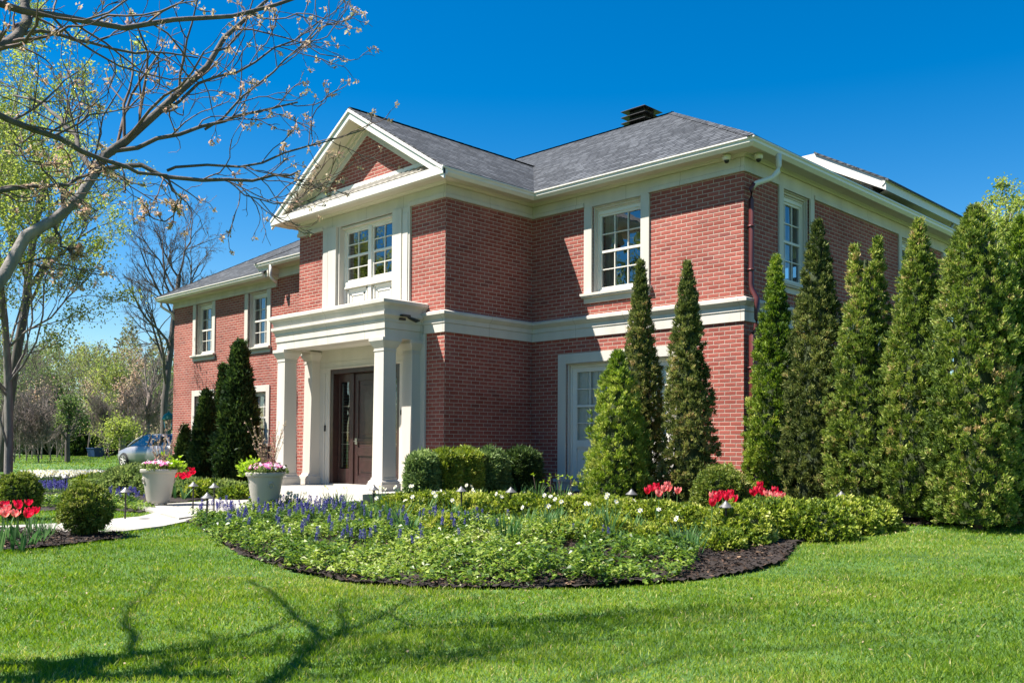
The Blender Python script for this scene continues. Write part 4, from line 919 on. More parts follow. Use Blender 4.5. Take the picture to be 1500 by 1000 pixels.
def tulip_mesh(seed):
    rng = np.random.default_rng(seed); V = []; F = []; hh, rr = .075, .046
    for layer in (0, 1):
        for k in range(3):
            th0 = 2*math.pi*k/3+layer*math.pi/3+rng.normal()*.08; o = len(V); op = rng.uniform(.9, 1.35)
            for j, (z, r_, hwid) in enumerate(((0, .15, .3), (.25, .8, .62), (.6, 1.0*op, .60), (.88, .95*op*1.05, .40), (1.05, .9*op*1.1, .08))):
                for i in (-1, 0, 1):
                    th = th0+i*hwid; q = rr*r_*(1.0 if i == 0 else .93)*(1-.08*layer); V.append((q*math.cos(th), q*math.sin(th), z*hh+(.004*rng.normal() if j > 2 else 0)))
            for j in range(4):
                for i in (0, 1): F.append((o+3*j+i, o+3*j+i+1, o+3*j+i+4, o+3*j+i+3))
    return np.array(V), np.array(F)
TUL = {}
for nm_, mt in (('red', F_RED), ('pink', F_PINK)):
    for v in range(3):
        V, F = tulip_mesh(v*3+1); V2 = V.copy(); V2[:, 2] += .36; rng = np.random.default_rng(v)
        root = empty('tulip', (0, 0, -50)); bl = np_mesh('bloom', V2, F, mt, root, tint=rng.uniform(0, 1, len(F)), smooth=True)
        mb = MB(); mb.tube([(0, 0, 0), (.004, 0, .18), (0, 0, .365)], .0045, 6); mb.build('stem', M_STEM, root)
        strap_obj('leaves', 4, .02, .27, .038, v+40, root, lean=.4, curl=.5); TUL[nm_, v] = [root, False]
def tulip(px, py, h, colour, label, group, k, sc=1.):
    rng = np.random.default_rng(900+k); e_ = TUL[colour, k % 3]; p = by_top(px, py, h-.04)
    if not e_[1]: o = e_[0]; e_[1] = True
    else: o = copy_tree(e_[0])
    o.location = p; o.scale = (sc, sc, h/.40); o.rotation_euler = (rng.normal()*.06, rng.normal()*.06, rng.uniform(0, 6)); tag(o, label, 'tulip', group); return o
k = 0
for (px, py, c_) in [(3, 744, 'red'), (12, 742, 'red'), (26, 741, 'red'), (28, 745, 'red'), (45, 740, 'red'), (38, 753, 'red'), (47, 752, 'red'), (20, 756, 'pink'), (6, 751, 'pink'), (12, 748, 'pink'), (-6, 747, 'red'), (-10, 755, 'pink'), (33, 757, 'red'), (1, 757, 'pink')]:
    tulip(px, py, .44, c_, ('red' if c_ == 'red' else 'salmon pink')+' tulip in the clump at the left edge of the lawn', 'tulips at the left edge', k, .98); k += 1
for nm_, lst in (('behind the middle path lights, left of the ball shrub', [(947, 722, 'red'), (954, 718, 'red'), (961, 715, 'red'), (967, 711, 'red'), (962, 721, 'red'), (971, 719, 'pink'), (981, 713, 'pink'), (990, 722, 'pink'), (966, 726, 'pink'), (985, 718, 'pink')]),
                 ('directly in front of the ball shrub', [(1040, 730, 'pink'), (1046, 728, 'red'), (1056, 727, 'red'), (1069, 726, 'red'), (1062, 716, 'pink'), (1077, 720, 'pink'), (1080, 735, 'red'), (1063, 732, 'red'), (1051, 733, 'red'), (1041, 740, 'red')]),
                 ('right of the ball shrub before the cedars', [(1105, 721, 'red'), (1114, 713, 'red'), (1116, 720, 'red'), (1122, 723, 'red'), (1126, 727, 'pink'), (1132, 721, 'red'), (1138, 728, 'red'), (1110, 725, 'red'), (1130, 729, 'pink'), (1142, 731, 'pink')])):
    for (px, py, c_) in lst:
        tulip(px, py, .52, c_, ('red' if c_ == 'red' else 'salmon pink')+' tulip '+nm_, 'tulips '+nm_.split(',')[0], k, 1.0); k += 1
for (px, py) in [(262, 697), (268, 693), (274, 696), (280, 689), (277, 699), (262, 690), (270, 700), (283, 694), (258, 699)]:
    tulip(px, py, .5, 'red', 'red tulip in the far bed beside the left urn', 'tulips in the far bed', k, 1.5); k += 1
# daffodil and white tulip clumps
def daff(px, py, seed, nf, nl=26, L=.30, h=.33, sp=.10, lab='clump of white daffodils', byb=True, fr_=.038):
    rng = np.random.default_rng(seed); p = at(px, py); root = empty('daffodil_clump', p, 0, lab, 'daffodils', 'daffodil clumps in the front bed')
    strap_obj('leaves', nl, sp, L, .021, seed, root, lean=.45, curl=.55)
    if nf:
        V, T, S = [], [], MB(); VC = []
        for i in range(nf):
            a = rng.uniform(0, 6.28); r = sp*1.2*math.sqrt(rng.uniform()); c = np.array([r*math.cos(a), r*math.sin(a), h*rng.uniform(.85, 1.1)]); n_ = unit(np.array([.35+rng.normal()*.4, -.8+rng.normal()*.4, .5]))
            V += petals(c, n_, fr_, rng, 6, .15, .75); VC += petals(c+n_*.006, n_, fr_*.42, rng, 6, .9, .95); S.tube([(c[0]*.7, c[1]*.7, 0), tuple(c-n_*.002)], .003, 5)
        V = np.array(V); np_mesh('blooms', V, np.arange(len(V)).reshape(-1, 4), F_WHITE, root, tint=rng.uniform(.3, 1, len(V)//4)); VC = np.array(VC); np_mesh('cups', VC, np.arange(len(VC)).reshape(-1, 4), F_CUP, root, tint=rng.uniform(0, 1, len(VC)//4)); S.build('stems', M_STEM, root)
    return root
D_ = [(563, 752, 7, .30), (578, 746, 4, .3), (612, 750, 4, .3), (595, 768, 4, .28), (572, 772, 0, .34), (585, 778, 0, .30), (644, 756, 5, .3), (694, 748, 6, .32), (703, 758, 4, .28), (724, 764, 5, .28), (745, 797, 0, .30), (740, 790, 0, .26), (775, 762, 2, .3), (808, 768, 6, .3), (800, 782, 0, .30), (815, 793, 0, .32), (832, 760, 2, .26), (886, 774, 5, .32), (893, 789, 2, .32), (925, 786, 1, .26), (968, 778, 1, .24), (1010, 818, 1, .32), (1002, 812, 0, .28), (757, 738, 0, .34), (785, 735, 0, .36), (820, 738, 0, .32), (500, 752, 5, .3), (486, 750, 4, .3), (430, 752, 0, .3), (555, 745, 5, .3), (905, 800, 0, .2), (660, 765, 2, .26), (625, 762, 3, .3), (680, 775, 0, .26), (770, 780, 2, .28), (860, 776, 3, .28), (845, 790, 0, .26), (950, 795, 0, .22), (540, 768, 2, .28), (600, 785, 0, .24), (930, 772, 3, .26), (705, 785, 0, .26), (815, 778, 4, .28), (880, 762, 3, .26), (1035, 786, 0, .2)]
rngd = np.random.default_rng(31)
for i, (px, py, nf, L) in enumerate(D_):
    lab = 'clump of strap leaves with cream-white daffodils in the middle of the bed' if nf else 'clump of green bulb leaves without flowers in the middle of the bed'
    daff(px, py, 300+i, (nf+1)//2 if px > 540 else nf, 38, L*1.28, L*1.25+.04, .13, lab)
for i in range(5): daff(392+i*11, 752-2*(i % 2), 350+i, 9, 16, .26, .33, .14, 'clump of small white narcissus behind the blue spikes near the right urn', fr_=.03)
for i in range(14):
    p = (46+i*6.5, 716+1.5*math.sin(i)); o = daff(p[0], p[1], 380+i, 34, 26, .32, .42, .38, 'mass of white narcissus in the far bed left of the left urn', fr_=.055)
    o['group'] = 'white narcissus drifts in the far bed'
# grape hyacinths
def muscari_mesh(seed):
    rng = np.random.default_rng(seed); V = []; F = []
    n = 34; zs = np.linspace(0, 1, n); P = []; 
    th = np.arange(n)*2.4; r = .0095*np.sqrt(np.clip(1-zs**1.6, .05, 1)); C = np.stack([r*np.cos(th), r*np.sin(th), .13+zs*.062], -1); O = np.stack([np.cos(th), np.sin(th), np.full(n, -.1)], -1)
    V, F, m, k_ = fans(C, O, 3, .010, .009, .5, rng); return V, F, rng.uniform(0, 1, len(F))
MUS = []
for v in range(3):
    V, F, T = muscari_mesh(v); root = empty('grape_hyacinth', (0, 0, -50)); sc = 1
    np_mesh('flower_spike', V, F, F_BLUE, root, tint=T)
    mb = MB(); mb.tube([(0, 0, 0), (0, 0, .14)], .0022, 5); mb.build('stem', M_STEM, root); MUS.append([root, False])
def muscari(p, s, k, label, group):
    e_ = MUS[k % 3]
    if e_[1]: o = copy_tree(e_[0])
    else: o = e_[0]; e_[1] = True
    rng = np.random.default_rng(k+4000); o.location = p; o.scale = (s*.78, s*.78, s*1.05); o.rotation_euler = (rng.normal()*.12, rng.normal()*.12, rng.uniform(0, 6)); tag(o, label, 'flower', group)
rng = np.random.default_rng(77); k = 0
for poly, n, s, lab, grp in ((A((280, 760), (330, 752), (420, 748), (500, 752), (540, 764), (480, 772), (380, 772), (300, 772)), 125, 1.35, 'blue grape hyacinth spike in the dense drift at the path edge', 'grape hyacinths at the path edge'),
                             (A((300, 775), (480, 772), (620, 764), (700, 775), (690, 810), (560, 830), (420, 815), (340, 795)), 80, 1.3, 'blue grape hyacinth spike scattered through the front groundcover', 'grape hyacinths in the groundcover'),
                             (A((600, 764), (700, 766), (760, 780), (900, 800), (880, 815), (740, 800), (640, 800)), 22, 1.25, 'blue grape hyacinth spike among the bulb leaves right of centre', 'grape hyacinths right of centre'),
                             (A((155, 742), (205, 746), (226, 742), (200, 735), (160, 734)), 30, 1.4, 'blue grape hyacinth spike beyond the path beside the left urn', 'grape hyacinths beyond the path'),
                             (A((55, 733), (97, 733), (97, 724), (55, 724)), 60, 1.6, 'blue grape hyacinth spike in the drift behind the ball shrubs', 'grape hyacinths behind the ball shrubs')):
    P = poly_sample(poly, 60, rng); P = P[rng.permutation(len(P))[:n]]
    for q in P: muscari((q[0], q[1], gz(q[1])+.02), s*rng.uniform(.85, 1.2), k, lab, grp); k += 1
# small leafy plants under the left tulips
for i, (px, py, s) in enumerate([(60, 796, .28), (72, 788, .3), (30, 802, .15), (55, 778, .3), (100, 778, .2), (150, 781, .24)]):
    p = at(px, py); root = empty('spiky_plant', p, 0, ['tuft of narrow leaves right of the left-edge tulips', 'tall tuft of narrow leaves behind the left-edge tulips', 'low leafy rosette in front of the left-edge tulips', 'airy tuft of leaves above the mulch near the path', 'small tuft of leaves beside the path stones', 'tuft of pale leaves at the foot of the ball shrub'][i], 'plant'); strap_obj('leaves', 26, .06, s, .012, 700+i, root, lean=.7, curl=.5)
rng = np.random.default_rng(9)
p = by_top(1152, 737, .3); root = empty('violet_flowers', p, 0, 'small violet flowers between the red tulips and the cedars', 'flowers'); V = []
for i in range(16): V += petals(np.array([rng.uniform(-.14, .14), rng.uniform(-.1, .1), rng.uniform(.22, .32)]), (.3, -.7, .6), .028, rng, 5, .2, .8)
V = np.array(V); np_mesh('blooms', V, np.arange(len(V)).reshape(-1, 4), fmat('violet_petal', [(0, (.35, .08, .55)), (1, (.6, .3, .75))], .3), root, tint=rng.uniform(0, 1, len(V)//4)); strap_obj('leaves', 16, .14, .24, .02, 733, root)
# twiggy plants with yellow-green buds by the garden door
for i, px in enumerate((795, 812, 832, 850, 862)):
    p, _ = on_y(px, -2.2-.1*i); rng = np.random.default_rng(40+i); root = empty('budding_perennial', p, 0, 'thin stem with lime green buds in front of the garden door', 'plant', 'budding stems before the garden door'); mb = MB(); V = []
    for j in range(3):
        a = rng.normal()*.12; b_ = rng.normal()*.1; z = rng.uniform(.35, .58); mb.tube([(0, 0, 0), (a*.5, b_, z*.5), (a, b_, z)], .005, 5)
        C = np.array([[a, b_, z]]*5)+rng.normal(size=(5, 3))*.02; v_, f_ = leaves(C, rng.normal(size=(5, 3)), .05, .03, rng); V.append(v_)
    mb.build('stem', M_TWIG, root); V = np.concatenate(V); np_mesh('buds', V, np.arange(len(V)).reshape(-1, 4), F_LIME, root, tint=rng.uniform(0, 1, len(V)//4))

# ------------------------------------------------------------------ path lights
def path_light():
    root = empty('path_light', (0, 0, -50)); mb = MB(); mb.lathe(0, 0, [(.013, -.05), (.013, .42), (.018, .425), (.018, .44), (.011, .445), (.011, .47)], 12); mb.build('post', M_BRONZE, root, smooth=False)
    mb = MB(); mb.lathe(0, 0, [(.001, .535), (.012, .532), (.016, .52), (.045, .49), (.088, .455), (.088, .450), (.04, .478), (.001, .485)], 28); mb.build('shade', M_CAPM, root, smooth=False); return root
PL = path_light(); first = True
for (px, py, h, lb) in [(1232, 719, .53, 'path light right of the last euonymus mounds before the cedars'), (1064, 733, .53, 'path light in front of the tulips and right ball shrub'), (748, 713, .53, 'path light with its post in view in the middle of the bed'), (676, 712, .53, 'path light before the clipped yews, mostly sunk in green mounds'), (924, 716, .53, 'path light left of the first red tulip clump'), (548, 710, .53, 'path light at the foot of the front right porch column'), (303, 721, .53, 'path light between the two urns at the blue flowers'), (184, 713, .53, 'path light beyond the path left of the left urn'), (96, 693, .55, 'path light among the white narcissus'), (314, 707, .53, 'path light before the tallest dark conifer'), (283, 716, .4, 'path light beside the left urn by the low shrubs')]:
    p = by_top(px, py, h); o = PL if first else copy_tree(PL); first = False; o.location = p; o.rotation_euler = (R(px % 3-1), R(py % 3-1), 0); tag(o, lb, 'path light', 'path lights in the garden beds')
mb = MB(); mb.lathe(0, 0, [(.02, 0), (.02, .30), (.026, .305), (.026, .33), (.001, .335)], 12)
for px, py in ((852, 733), (568, 722)):
    p = by_top(px, py, .33); o = mb.build('bollard_spotlight', M_BLACK, None); o.location = p; tag(o, 'short black spotlight stake in the bed '+('left of the short full cedar' if px > 700 else 'beside the porch steps'), 'garden light')

# ------------------------------------------------------------------ urns
def urn(px, py, label, rz, seed, twigs):
    q = ray(px, py); t = (-.185-CAM[2])/q[2]; p = CAM+q*t; root = empty('planter_urn', p, rz, label, 'planter', 'tall planters on the landing')
    mb = MB(); mb.lathe(0, 0, [(.001, .03), (.19, .03), (.195, .035), (.215, .10), (.295, .58), (.30, .60), (.325, .605), (.335, .625), (.335, .665), (.32, .675), (.295, .675), (.285, .62), (.001, .61)], 48)
    mb.build('pot', M_POT, root, smooth=True); me = root.children[0]; m_ = me.modifiers.new('edge', 'EDGE_SPLIT'); m_.split_angle = R(40)
    for a in (0, 2.1, 4.2):
        mb = MB(); x, y = .15*math.cos(a), .15*math.sin(a); mb.box(x-.04, x+.04, y-.04, y+.04, 0, .032); mb.build('foot', M_POT, root, bevel=.005)
    mb = MB(); mb.lathe(0, 0, [(.001, .645), (.2, .64), (.285, .625)], 24); mb.build('soil', M_SOIL, root)
    mb = MB()
    for a in (2.6, 5.7):
        c = np.array([math.cos(a), math.sin(a), 0]); s_ = np.array([-c[1], c[0], 0]); pts = [tuple(c*(.285+.012*math.cos(th))+s_*.045*math.sin(th)+np.array([0, 0, .45+.045*math.cos(th)])) for th in np.linspace(0, 6.28, 17)]
        mb.tube(pts, .009, 7, cap=False); mb.lathe(c[0]*.275, c[1]*.275, [(.001, .52), (.03, .515), (.035, .50), (.02, .48), (.001, .47)], 12)
    mb.build('ring_handle', M_POT, root, smooth=True)
    rng = np.random.default_rng(seed); fl = empty('potted_pansies', (p[0], p[1], p[2]+.63), 0, 'pink and white pansies filling the '+('right' if px > 300 else 'left')+' urn', 'flowers', 'flowers in the planters')
    V = []
    for i in range(110):
        a = rng.uniform(0, 6.28); r = .33*math.sqrt(rng.uniform()); c = np.array([r*math.cos(a), r*math.sin(a), .10+.07*math.sqrt(max(0, 1-(r/.36)**2))+rng.normal()*.015]); n_ = np.array([c[0]*1.5+rng.normal()*.3, c[1]*1.5-.3+rng.normal()*.3, .7]); V += petals(c, n_, .038, rng, 5, .1, .95)
    V = np.array(V); T = np.repeat(np.clip(rng.choice([.1, .3, .5, .8, .95], 110, p=[.15, .25, .15, .2, .25])+rng.normal(size=110)*.05, 0, 1), 5); np_mesh('blooms', V, np.arange(len(V)).reshape(-1, 4), F_PANSY, fl, tint=T)
    C = np.stack([rng.uniform(-.3, .3, 260), rng.uniform(-.3, .3, 260), rng.uniform(.02, .12, 260)], -1); V, F, a, b_ = fans(C, C*np.array([1, 1, 0])+np.array([0, 0, .3]), 3, .06, .035, .5, rng); np_mesh('leaves', V, F, F_GREEN, fl, tint=rng.uniform(0, 1, len(F)))
    # lime foliage spilling on one side
    sg = -1 if px > 300 else 1; cc = _r*sg*.26; lf = empty('lime_foliage_plant', (p[0]+cc[0], p[1]+cc[1], p[2]+.66), 0, 'lime green leafy plant at the '+('left' if sg < 0 else 'right')+' rim of the '+('right' if px > 300 else 'left')+' urn', 'plant')
    C = rng.normal(size=(70, 3))*np.array([.09, .09, .06])+np.array([0, 0, .07]); V, F, a, b_ = fans(C, C+rng.normal(size=C.shape)*.05, 4, .075, .045, .6, rng, .3); np_mesh('leaves', V, F, F_LIME, lf, tint=rng.uniform(0, 1, len(F)))
    tw = empty('willow_twigs', (p[0], p[1]+.05, p[2]+.62), 0, 'bunch of budding bare twigs rising from the '+('right' if px > 300 else 'left')+' urn', 'twigs', 'twig bunches in the planters'); mb = MB(); V = []
    for i in range(twigs):
        a = rng.uniform(0, 6.28); ln = rng.uniform(.45, .95); sp = rng.uniform(.05, .38); pts = [(0.06*math.cos(a), .06*math.sin(a), 0)]
        for j in range(1, 7): u_ = j/6; pts.append((math.cos(a)*(.06+sp*u_**1.3*ln)+rng.normal()*.012, math.sin(a)*(.06+sp*u_**1.3*ln)+rng.normal()*.012, ln*u_))
        mb.tube(pts, [.0055, .005, .0045, .004, .0035, .003, .002], 5)
        B = np.array(pts[2:]); B = B+rng.normal(size=B.shape)*.012; v_, f_ = leaves(np.repeat(B, 3, 0), rng.normal(size=(len(B)*3, 3)), .03, .018, rng); V.append(v_)
    mb.build('stems', pmat('willow_bark', (.26, .17, .12), .8, .2, 20), tw); V = np.concatenate(V); np_mesh('buds', V, np.arange(len(V)).reshape(-1, 4), F_BUD, tw, tint=rng.uniform(0, 1, len(V)//4))
urn(388, 749, 'tall grey tapered urn at the right of the landing', .4, 51, 30)
urn(232, 739, 'tall grey tapered urn at the left of the landing', 2.0, 52, 22)

M_BRUSH = pmat('pale_brush_bark', (.21, .165, .14), .9, .3, 5)
# ================================================================== TREES
def tubes(PL_, RD, sides=5):
    """PL_ (n,k,3) polylines, RD (n,k) radii"""
    n, k, _ = PL_.shape; T = np.gradient(PL_, axis=1); T = unit(T); ref = np.where(np.abs(T[..., 2:3]) > .95, np.array([1., 0, 0]), np.array([0, 0, 1.])); Aa = unit(np.cross(T, ref)); B = np.cross(T, Aa)
    th = np.arange(sides)*2*np.pi/sides; V = PL_[:, :, None]+(Aa[:, :, None]*np.cos(th)[:, None]+B[:, :, None]*np.sin(th)[:, None])*RD[:, :, None, None]
    i = np.arange(n*k*sides).reshape(n, k, sides); j = np.roll(i, -1, 2); F = np.stack([i[:, :-1], j[:, :-1], j[:, 1:], i[:, 1:]], -1).reshape(-1, 4); return V.reshape(-1, 3), F
def walk(P, D, L, r, rng, k=6, wig=.22, up=.12, taper=.45):
    n = len(P); D = unit(D); pts = [P]; q = P.copy()
    for i in range(k-1): q = q+D*(L/(k-1))[:, None]; pts.append(q); D = unit(D+rng.normal(size=(n, 3))*wig+np.array([0, 0, up]))
    rr = r[:, None]*np.linspace(1, taper, k)[None]; return np.stack(pts, 1), rr
def branch(PLn, RD, rng, nch, ratio, ang, t0=.25, up=.1, wig=.22, rr_=.62, endc=True, k=6):
    """children of every polyline"""
    n, K, _ = PLn.shape; t = rng.uniform(t0, 1, (n, nch)); t[:, 0] = 1. if endc else t[:, 0]
    f = t*(K-1); i0 = np.minimum(f.astype(int), K-2); fr_ = f-i0; I = np.arange(n)[:, None]
    A0, A1 = PLn[I, i0], PLn[I, i0+1]; P = A0+(A1-A0)*fr_[..., None]; D = unit(A1-A0); r = (RD[I, i0]*(1-fr_)+RD[I, i0+1]*fr_)*rr_
    rv = unit(np.cross(D, rng.normal(size=D.shape))); a = ang*rng.uniform(.6, 1.3, t.shape)[..., None]; a[:, 0] *= .4 if endc else 1
    D2 = D*np.cos(a)+rv*np.sin(a); L = np.linalg.norm(PLn[:, -1]-PLn[:, 0], axis=-1)[:, None]*ratio*rng.uniform(.65, 1.15, t.shape)*(1.15-.45*t)
    return walk(P.reshape(-1, 3), D2.reshape(-1, 3), L.ravel(), r.ravel(), rng, k, wig, up)
def make_tree(pos, H, r0, lean, levels, rng, trunk_frac=.45, up=.12, wig=.18, t0=.35, minr=.004, rf=.5):
    P = np.zeros((1, 3)); D = np.array([[lean[0], lean[1], 1.]]); pl_, rd = walk(P, D, np.array([H*trunk_frac]), np.array([r0]), rng, 8, wig*.35, .05, .62); V, F = tubes(pl_, rd, 9); Vs, Fs, o = [V], [F], len(V); tips = []
    tv, tf = V, F; Vs, Fs, o = [], [], 0
    for li, (n, ratio, ang) in enumerate(levels):
        pl_, rd = branch(pl_, rd, rng, n, ratio, ang, t0 if li == 0 else .2, up, wig, rf if li == 0 else .62); rd = np.maximum(rd, minr); V, F = tubes(pl_, rd, 6 if li < 2 else 4 if li < 3 else 3); Vs.append(V); Fs.append(F+o); o += len(V)
        if li >= len(levels)-2: tips.append(pl_)
    return (tv, tf), (np.concatenate(Vs), np.concatenate(Fs)), tips
def tree(name, pos, H, r0, levels, seed, label, cat='tree', bark=None, leafmat=None, nleaf=0, L=.1, W=.07, lean=(0, 0), group=None, rz=0, leafname='foliage', spread=.12, **kw):
    rng = np.random.default_rng(seed); (tv, tf), (bv, bf), tips = make_tree(pos, H, r0, lean, levels, rng, **kw); root = empty(name, pos, rz, label, cat, group); bark = bark or M_BARKD
    np_mesh('trunk', tv, tf, bark, root, smooth=True); np_mesh('branches', bv, bf, bark, root, smooth=True)
    if leafmat:
        Pt = np.concatenate([t.reshape(-1, 3)[:] for t in tips[-1:]]); idx = rng.integers(0, len(Pt), nleaf); C = Pt[idx]+rng.normal(size=(nleaf, 3))*spread
        V, F = leaves(C, rng.normal(size=(nleaf, 3))+np.array([0, 0, -.2]), L*rng.uniform(.5, 1.2, nleaf), W, rng); T = np.clip(.5+.3*n3(C, .8, seed)+rng.normal(size=nleaf)*.2, 0, 1); np_mesh(leafname, V, F, leafmat, root, tint=T)
    return root
def hpx(dep, ytop, base): return (base-ytop)*dep/FPX
# young-leaved tree at the far left
p = side(14, 27); tree('young_maple', p, 13.5, .125, [(20, .66, .72), (7, .55, .6), (6, .5, .6), (3, .5, .6)], 203, 'young tree with small fresh leaves and grey trunk at the left edge', bark=M_BARK, leafmat=F_SPRING, nleaf=42000, L=.085, W=.058, trunk_frac=.62, t0=.10, rf=.34)
p = side(2, 36); tree('lime_maple', p, 19, .2, [(12, .66, .6), (7, .55, .6), (6, .5, .6), (4, .5, .6)], 204, 'tall tree with bright lime spring leaves behind the overhanging branches', bark=M_BARKD, leafmat=F_SPRING, nleaf=7000, L=.12, W=.085, trunk_frac=.6, t0=.35, minr=.006, rf=.42, lean=(.06, .08))
p = side(238, 50); tree('bare_tree', p, 21, .20, [(12, .52, .62), (7, .6, .55), (6, .55, .6), (5, .5, .6), (4, .45, .6)], 217, 'tall leafless tree beside the left end of the house', bark=M_BARKD, trunk_frac=.50, t0=.36, up=.07, minr=.0045, lean=(.03, .05), rf=.5)
p = side(180, 62); tree('bare_tree', p, 12, .25, [(8, .6, .5), (6, .6, .5), (6, .55, .6), (5, .5, .6)], 221, 'small leafless grey-brown tree among the far shrubs', bark=M_BRUSH, trunk_frac=.35, t0=.3, minr=.010, leafmat=F_BUD, nleaf=1500, L=.14, W=.1)
p = side(215, 60); tree('bare_tree', p, 13, .22, [(8, .6, .5), (6, .6, .5), (6, .55, .6), (5, .5, .6)], 222, 'leafless tree with twiggy crown just left of the bare tall tree', bark=M_BRUSH, trunk_frac=.35, t0=.3, minr=.010)
p = side(100, 48); tree('small_tree', p, 5.5, .14, [(7, .6, .6), (5, .6, .6), (5, .55, .6), (4, .5, .6)], 223, 'small tree with thin trunk on the far lawn', bark=M_BARKD, leafmat=F_GREEN, nleaf=1300, L=.13, W=.09, trunk_frac=.4, minr=.008)
for i, (px, dep, H, lb, lm, nl) in enumerate([(30, 58, 9, 'bare purplish-brown thicket shrub at the far left', F_GREEN, 900), (62, 56, 6.5, 'tangled brown twig shrub behind the white narcissus', F_BUD, 500), (85, 64, 9, 'hazy brown shrub with a few green leaves', F_GREEN, 2600), (5, 66, 10, 'leafing thicket shrub behind the left-edge trunk', F_GREEN, 4000), (130, 72, 8, 'rusty brown leafless shrub before the dark evergreens', F_BUD, 2500), (160, 66, 9, 'soft yellow-green shrub with loose twigs', F_SPRING, 5500), (195, 68, 9.5, 'light green leafing shrub above the car', F_GREEN, 6000), (178, 56, 3.4, 'bright green low shrub left of the parked car', F_SPRING, 3200), (225, 70, 9, 'green leafing shrub behind the bare tree trunk', F_GREEN, 6000), (145, 80, 11, 'yellow-leaved spring tree above the far shrubs', F_SPRING, 5000), (110, 82, 11, 'olive leafing tree over the far lawn', F_GREEN, 6000), (50, 78, 12, 'tall thin leafing tree behind the brown thicket', F_GREEN, 5000), (205, 84, 11, 'pale brown twiggy tree at the back of the wood', F_BUD, 3500), (240, 82, 10, 'leafing tree at the back beside the house wall', F_GREEN, 5000), (-25, 70, 12, 'leafing tree half out of view at the far left', F_GREEN, 6000)]):
    p = side(px, dep); tree('woodland_shrub' if H < 10 else 'woodland_tree', p, H*1.5, .05 if H < 10 else .09, [(8, .7, .6), (6, .65, .6), (6, .6, .6), (5, .5, .6)], 240+i, lb, 'shrub' if H < 10 else 'tree', bark=M_BRUSH, leafmat=lm, nleaf=int(nl*.8), L=.12, W=.08, trunk_frac=.30 if H < 10 else .36, t0=.0, up=.10, minr=.009, group='woodland beyond the lawn', spread=.3)
for i, (px, dep, H) in enumerate([(22, 46, 5.5), (40, 50, 6.5), (58, 47, 5), (75, 52, 6), (48, 58, 8), (92, 60, 7), (155, 58, 7), (205, 60, 8), (222, 64, 8)]):
    p = side(px, dep); tree('bare_shrub', p, H, .035, [(12, .9, .5), (8, .7, .5), (6, .6, .5), (4, .5, .5)], 290+i, 'bare grey-brown shrub in the thicket beyond the white narcissus' if px < 100 else 'bare grey-brown shrub beyond the far lawn near the car', 'shrub', bark=M_BRUSH, trunk_frac=.30, t0=.0, up=.14, minr=.008, group='bare shrubs left of the lawn gap' if px < 100 else 'bare shrubs near the car')
for i, (px, dep, w_, top) in enumerate([(120, 74, 20, 628), (142, 76, 20, 618), (70, 80, 26, 560), (105, 90, 20, 600), (165, 92, 22, 590), (25, 88, 24, 575)]):
    p = side(px, dep); cedar(px, top, w_, p, 260+i, ['round dark evergreen left of the blue bin', 'dark evergreen behind the blue bin', 'pointed dark evergreen rising over the brown thicket', 'far evergreen seen through the small tree', 'far evergreen behind the yellow-green shrub', 'far evergreen behind the left thicket'][i], 'evergreens beyond the lawn', F_DARK, dens=.10, power=1.6, name='evergreen_tree', L=.6, W=.24, cat='evergreen')
# a far wood closes the horizon
rng = np.random.default_rng(8)
def wood(px0, px1, dep, H, n, mat, label, seed):
    rng = np.random.default_rng(seed); px = rng.uniform(px0, px1, n); base = np.array([side(x, dep*rng.uniform(.92, 1.1)) for x in px]); h = H*(.72+.28*np.abs(n3(np.stack([px*.02, px*0, px*0], -1), 2.2, seed)))*rng.uniform(0, 1, n)**.55
    C = base+np.stack([0*h, 0*h, h], -1); V, F = leaves(C, rng.normal(size=(n, 3)), rng.uniform(.15, .45, n), rng.uniform(.08, .28, n), rng); o = np_mesh('far_wood', V, F, mat, tint=np.clip(.5+.35*n3(C, .25, seed)+rng.normal(size=n)*.2, 0, 1)); tag(o, label, 'wood', kind='stuff')
F_FAR = fmat('far_wood_leaf', [(0, (0.063, 0.063, 0.032)), (.35, (0.180, 0.149, 0.090)), (.6, (0.180, 0.198, 0.072)), (1, (0.324, 0.324, 0.108))], .4, .7)
wood(-220, 262, 100, 13.5, 36000, F_FAR, 'far mixed spring wood closing the view behind the shrubs', 3)
wood(1395, 1600, 70, 6.5, 9000, F_FAR, 'far wood to the right behind the cedars', 4)
p = side(1475, 40); tree('spring_tree', p, 19.5, .25, [(10, .62, .6), (6, .6, .6), (6, .55, .6), (4, .5, .6)], 231, 'tree in pale spring leaf rising behind the cedars at the right', bark=M_BARK, leafmat=F_SPRING, nleaf=13000, L=.15, W=.10, trunk_frac=.42, minr=.008)
# trees across the garden that the windows look at
for i, (x, y, H) in enumerate([(-20, -24, 19), (-31, -19, 21), (-14, -31, 20), (-40, -24, 20), (-4, -38, 20), (-26, -34, 24), (14, -44, 18)]):
    tree('garden_tree', (x, y, gz(y)), H, .24, [(9, .6, .6), (6, .6, .6), (6, .55, .6), (4, .5, .6)], 270+i, 'leafy tree across the garden reflected in the windows', leafmat=F_SPRING if i % 2 else F_GREEN, nleaf=7000, L=.30, W=.2, group='trees across the garden', trunk_frac=.40, minr=.012, spread=.4)
wood_args = None

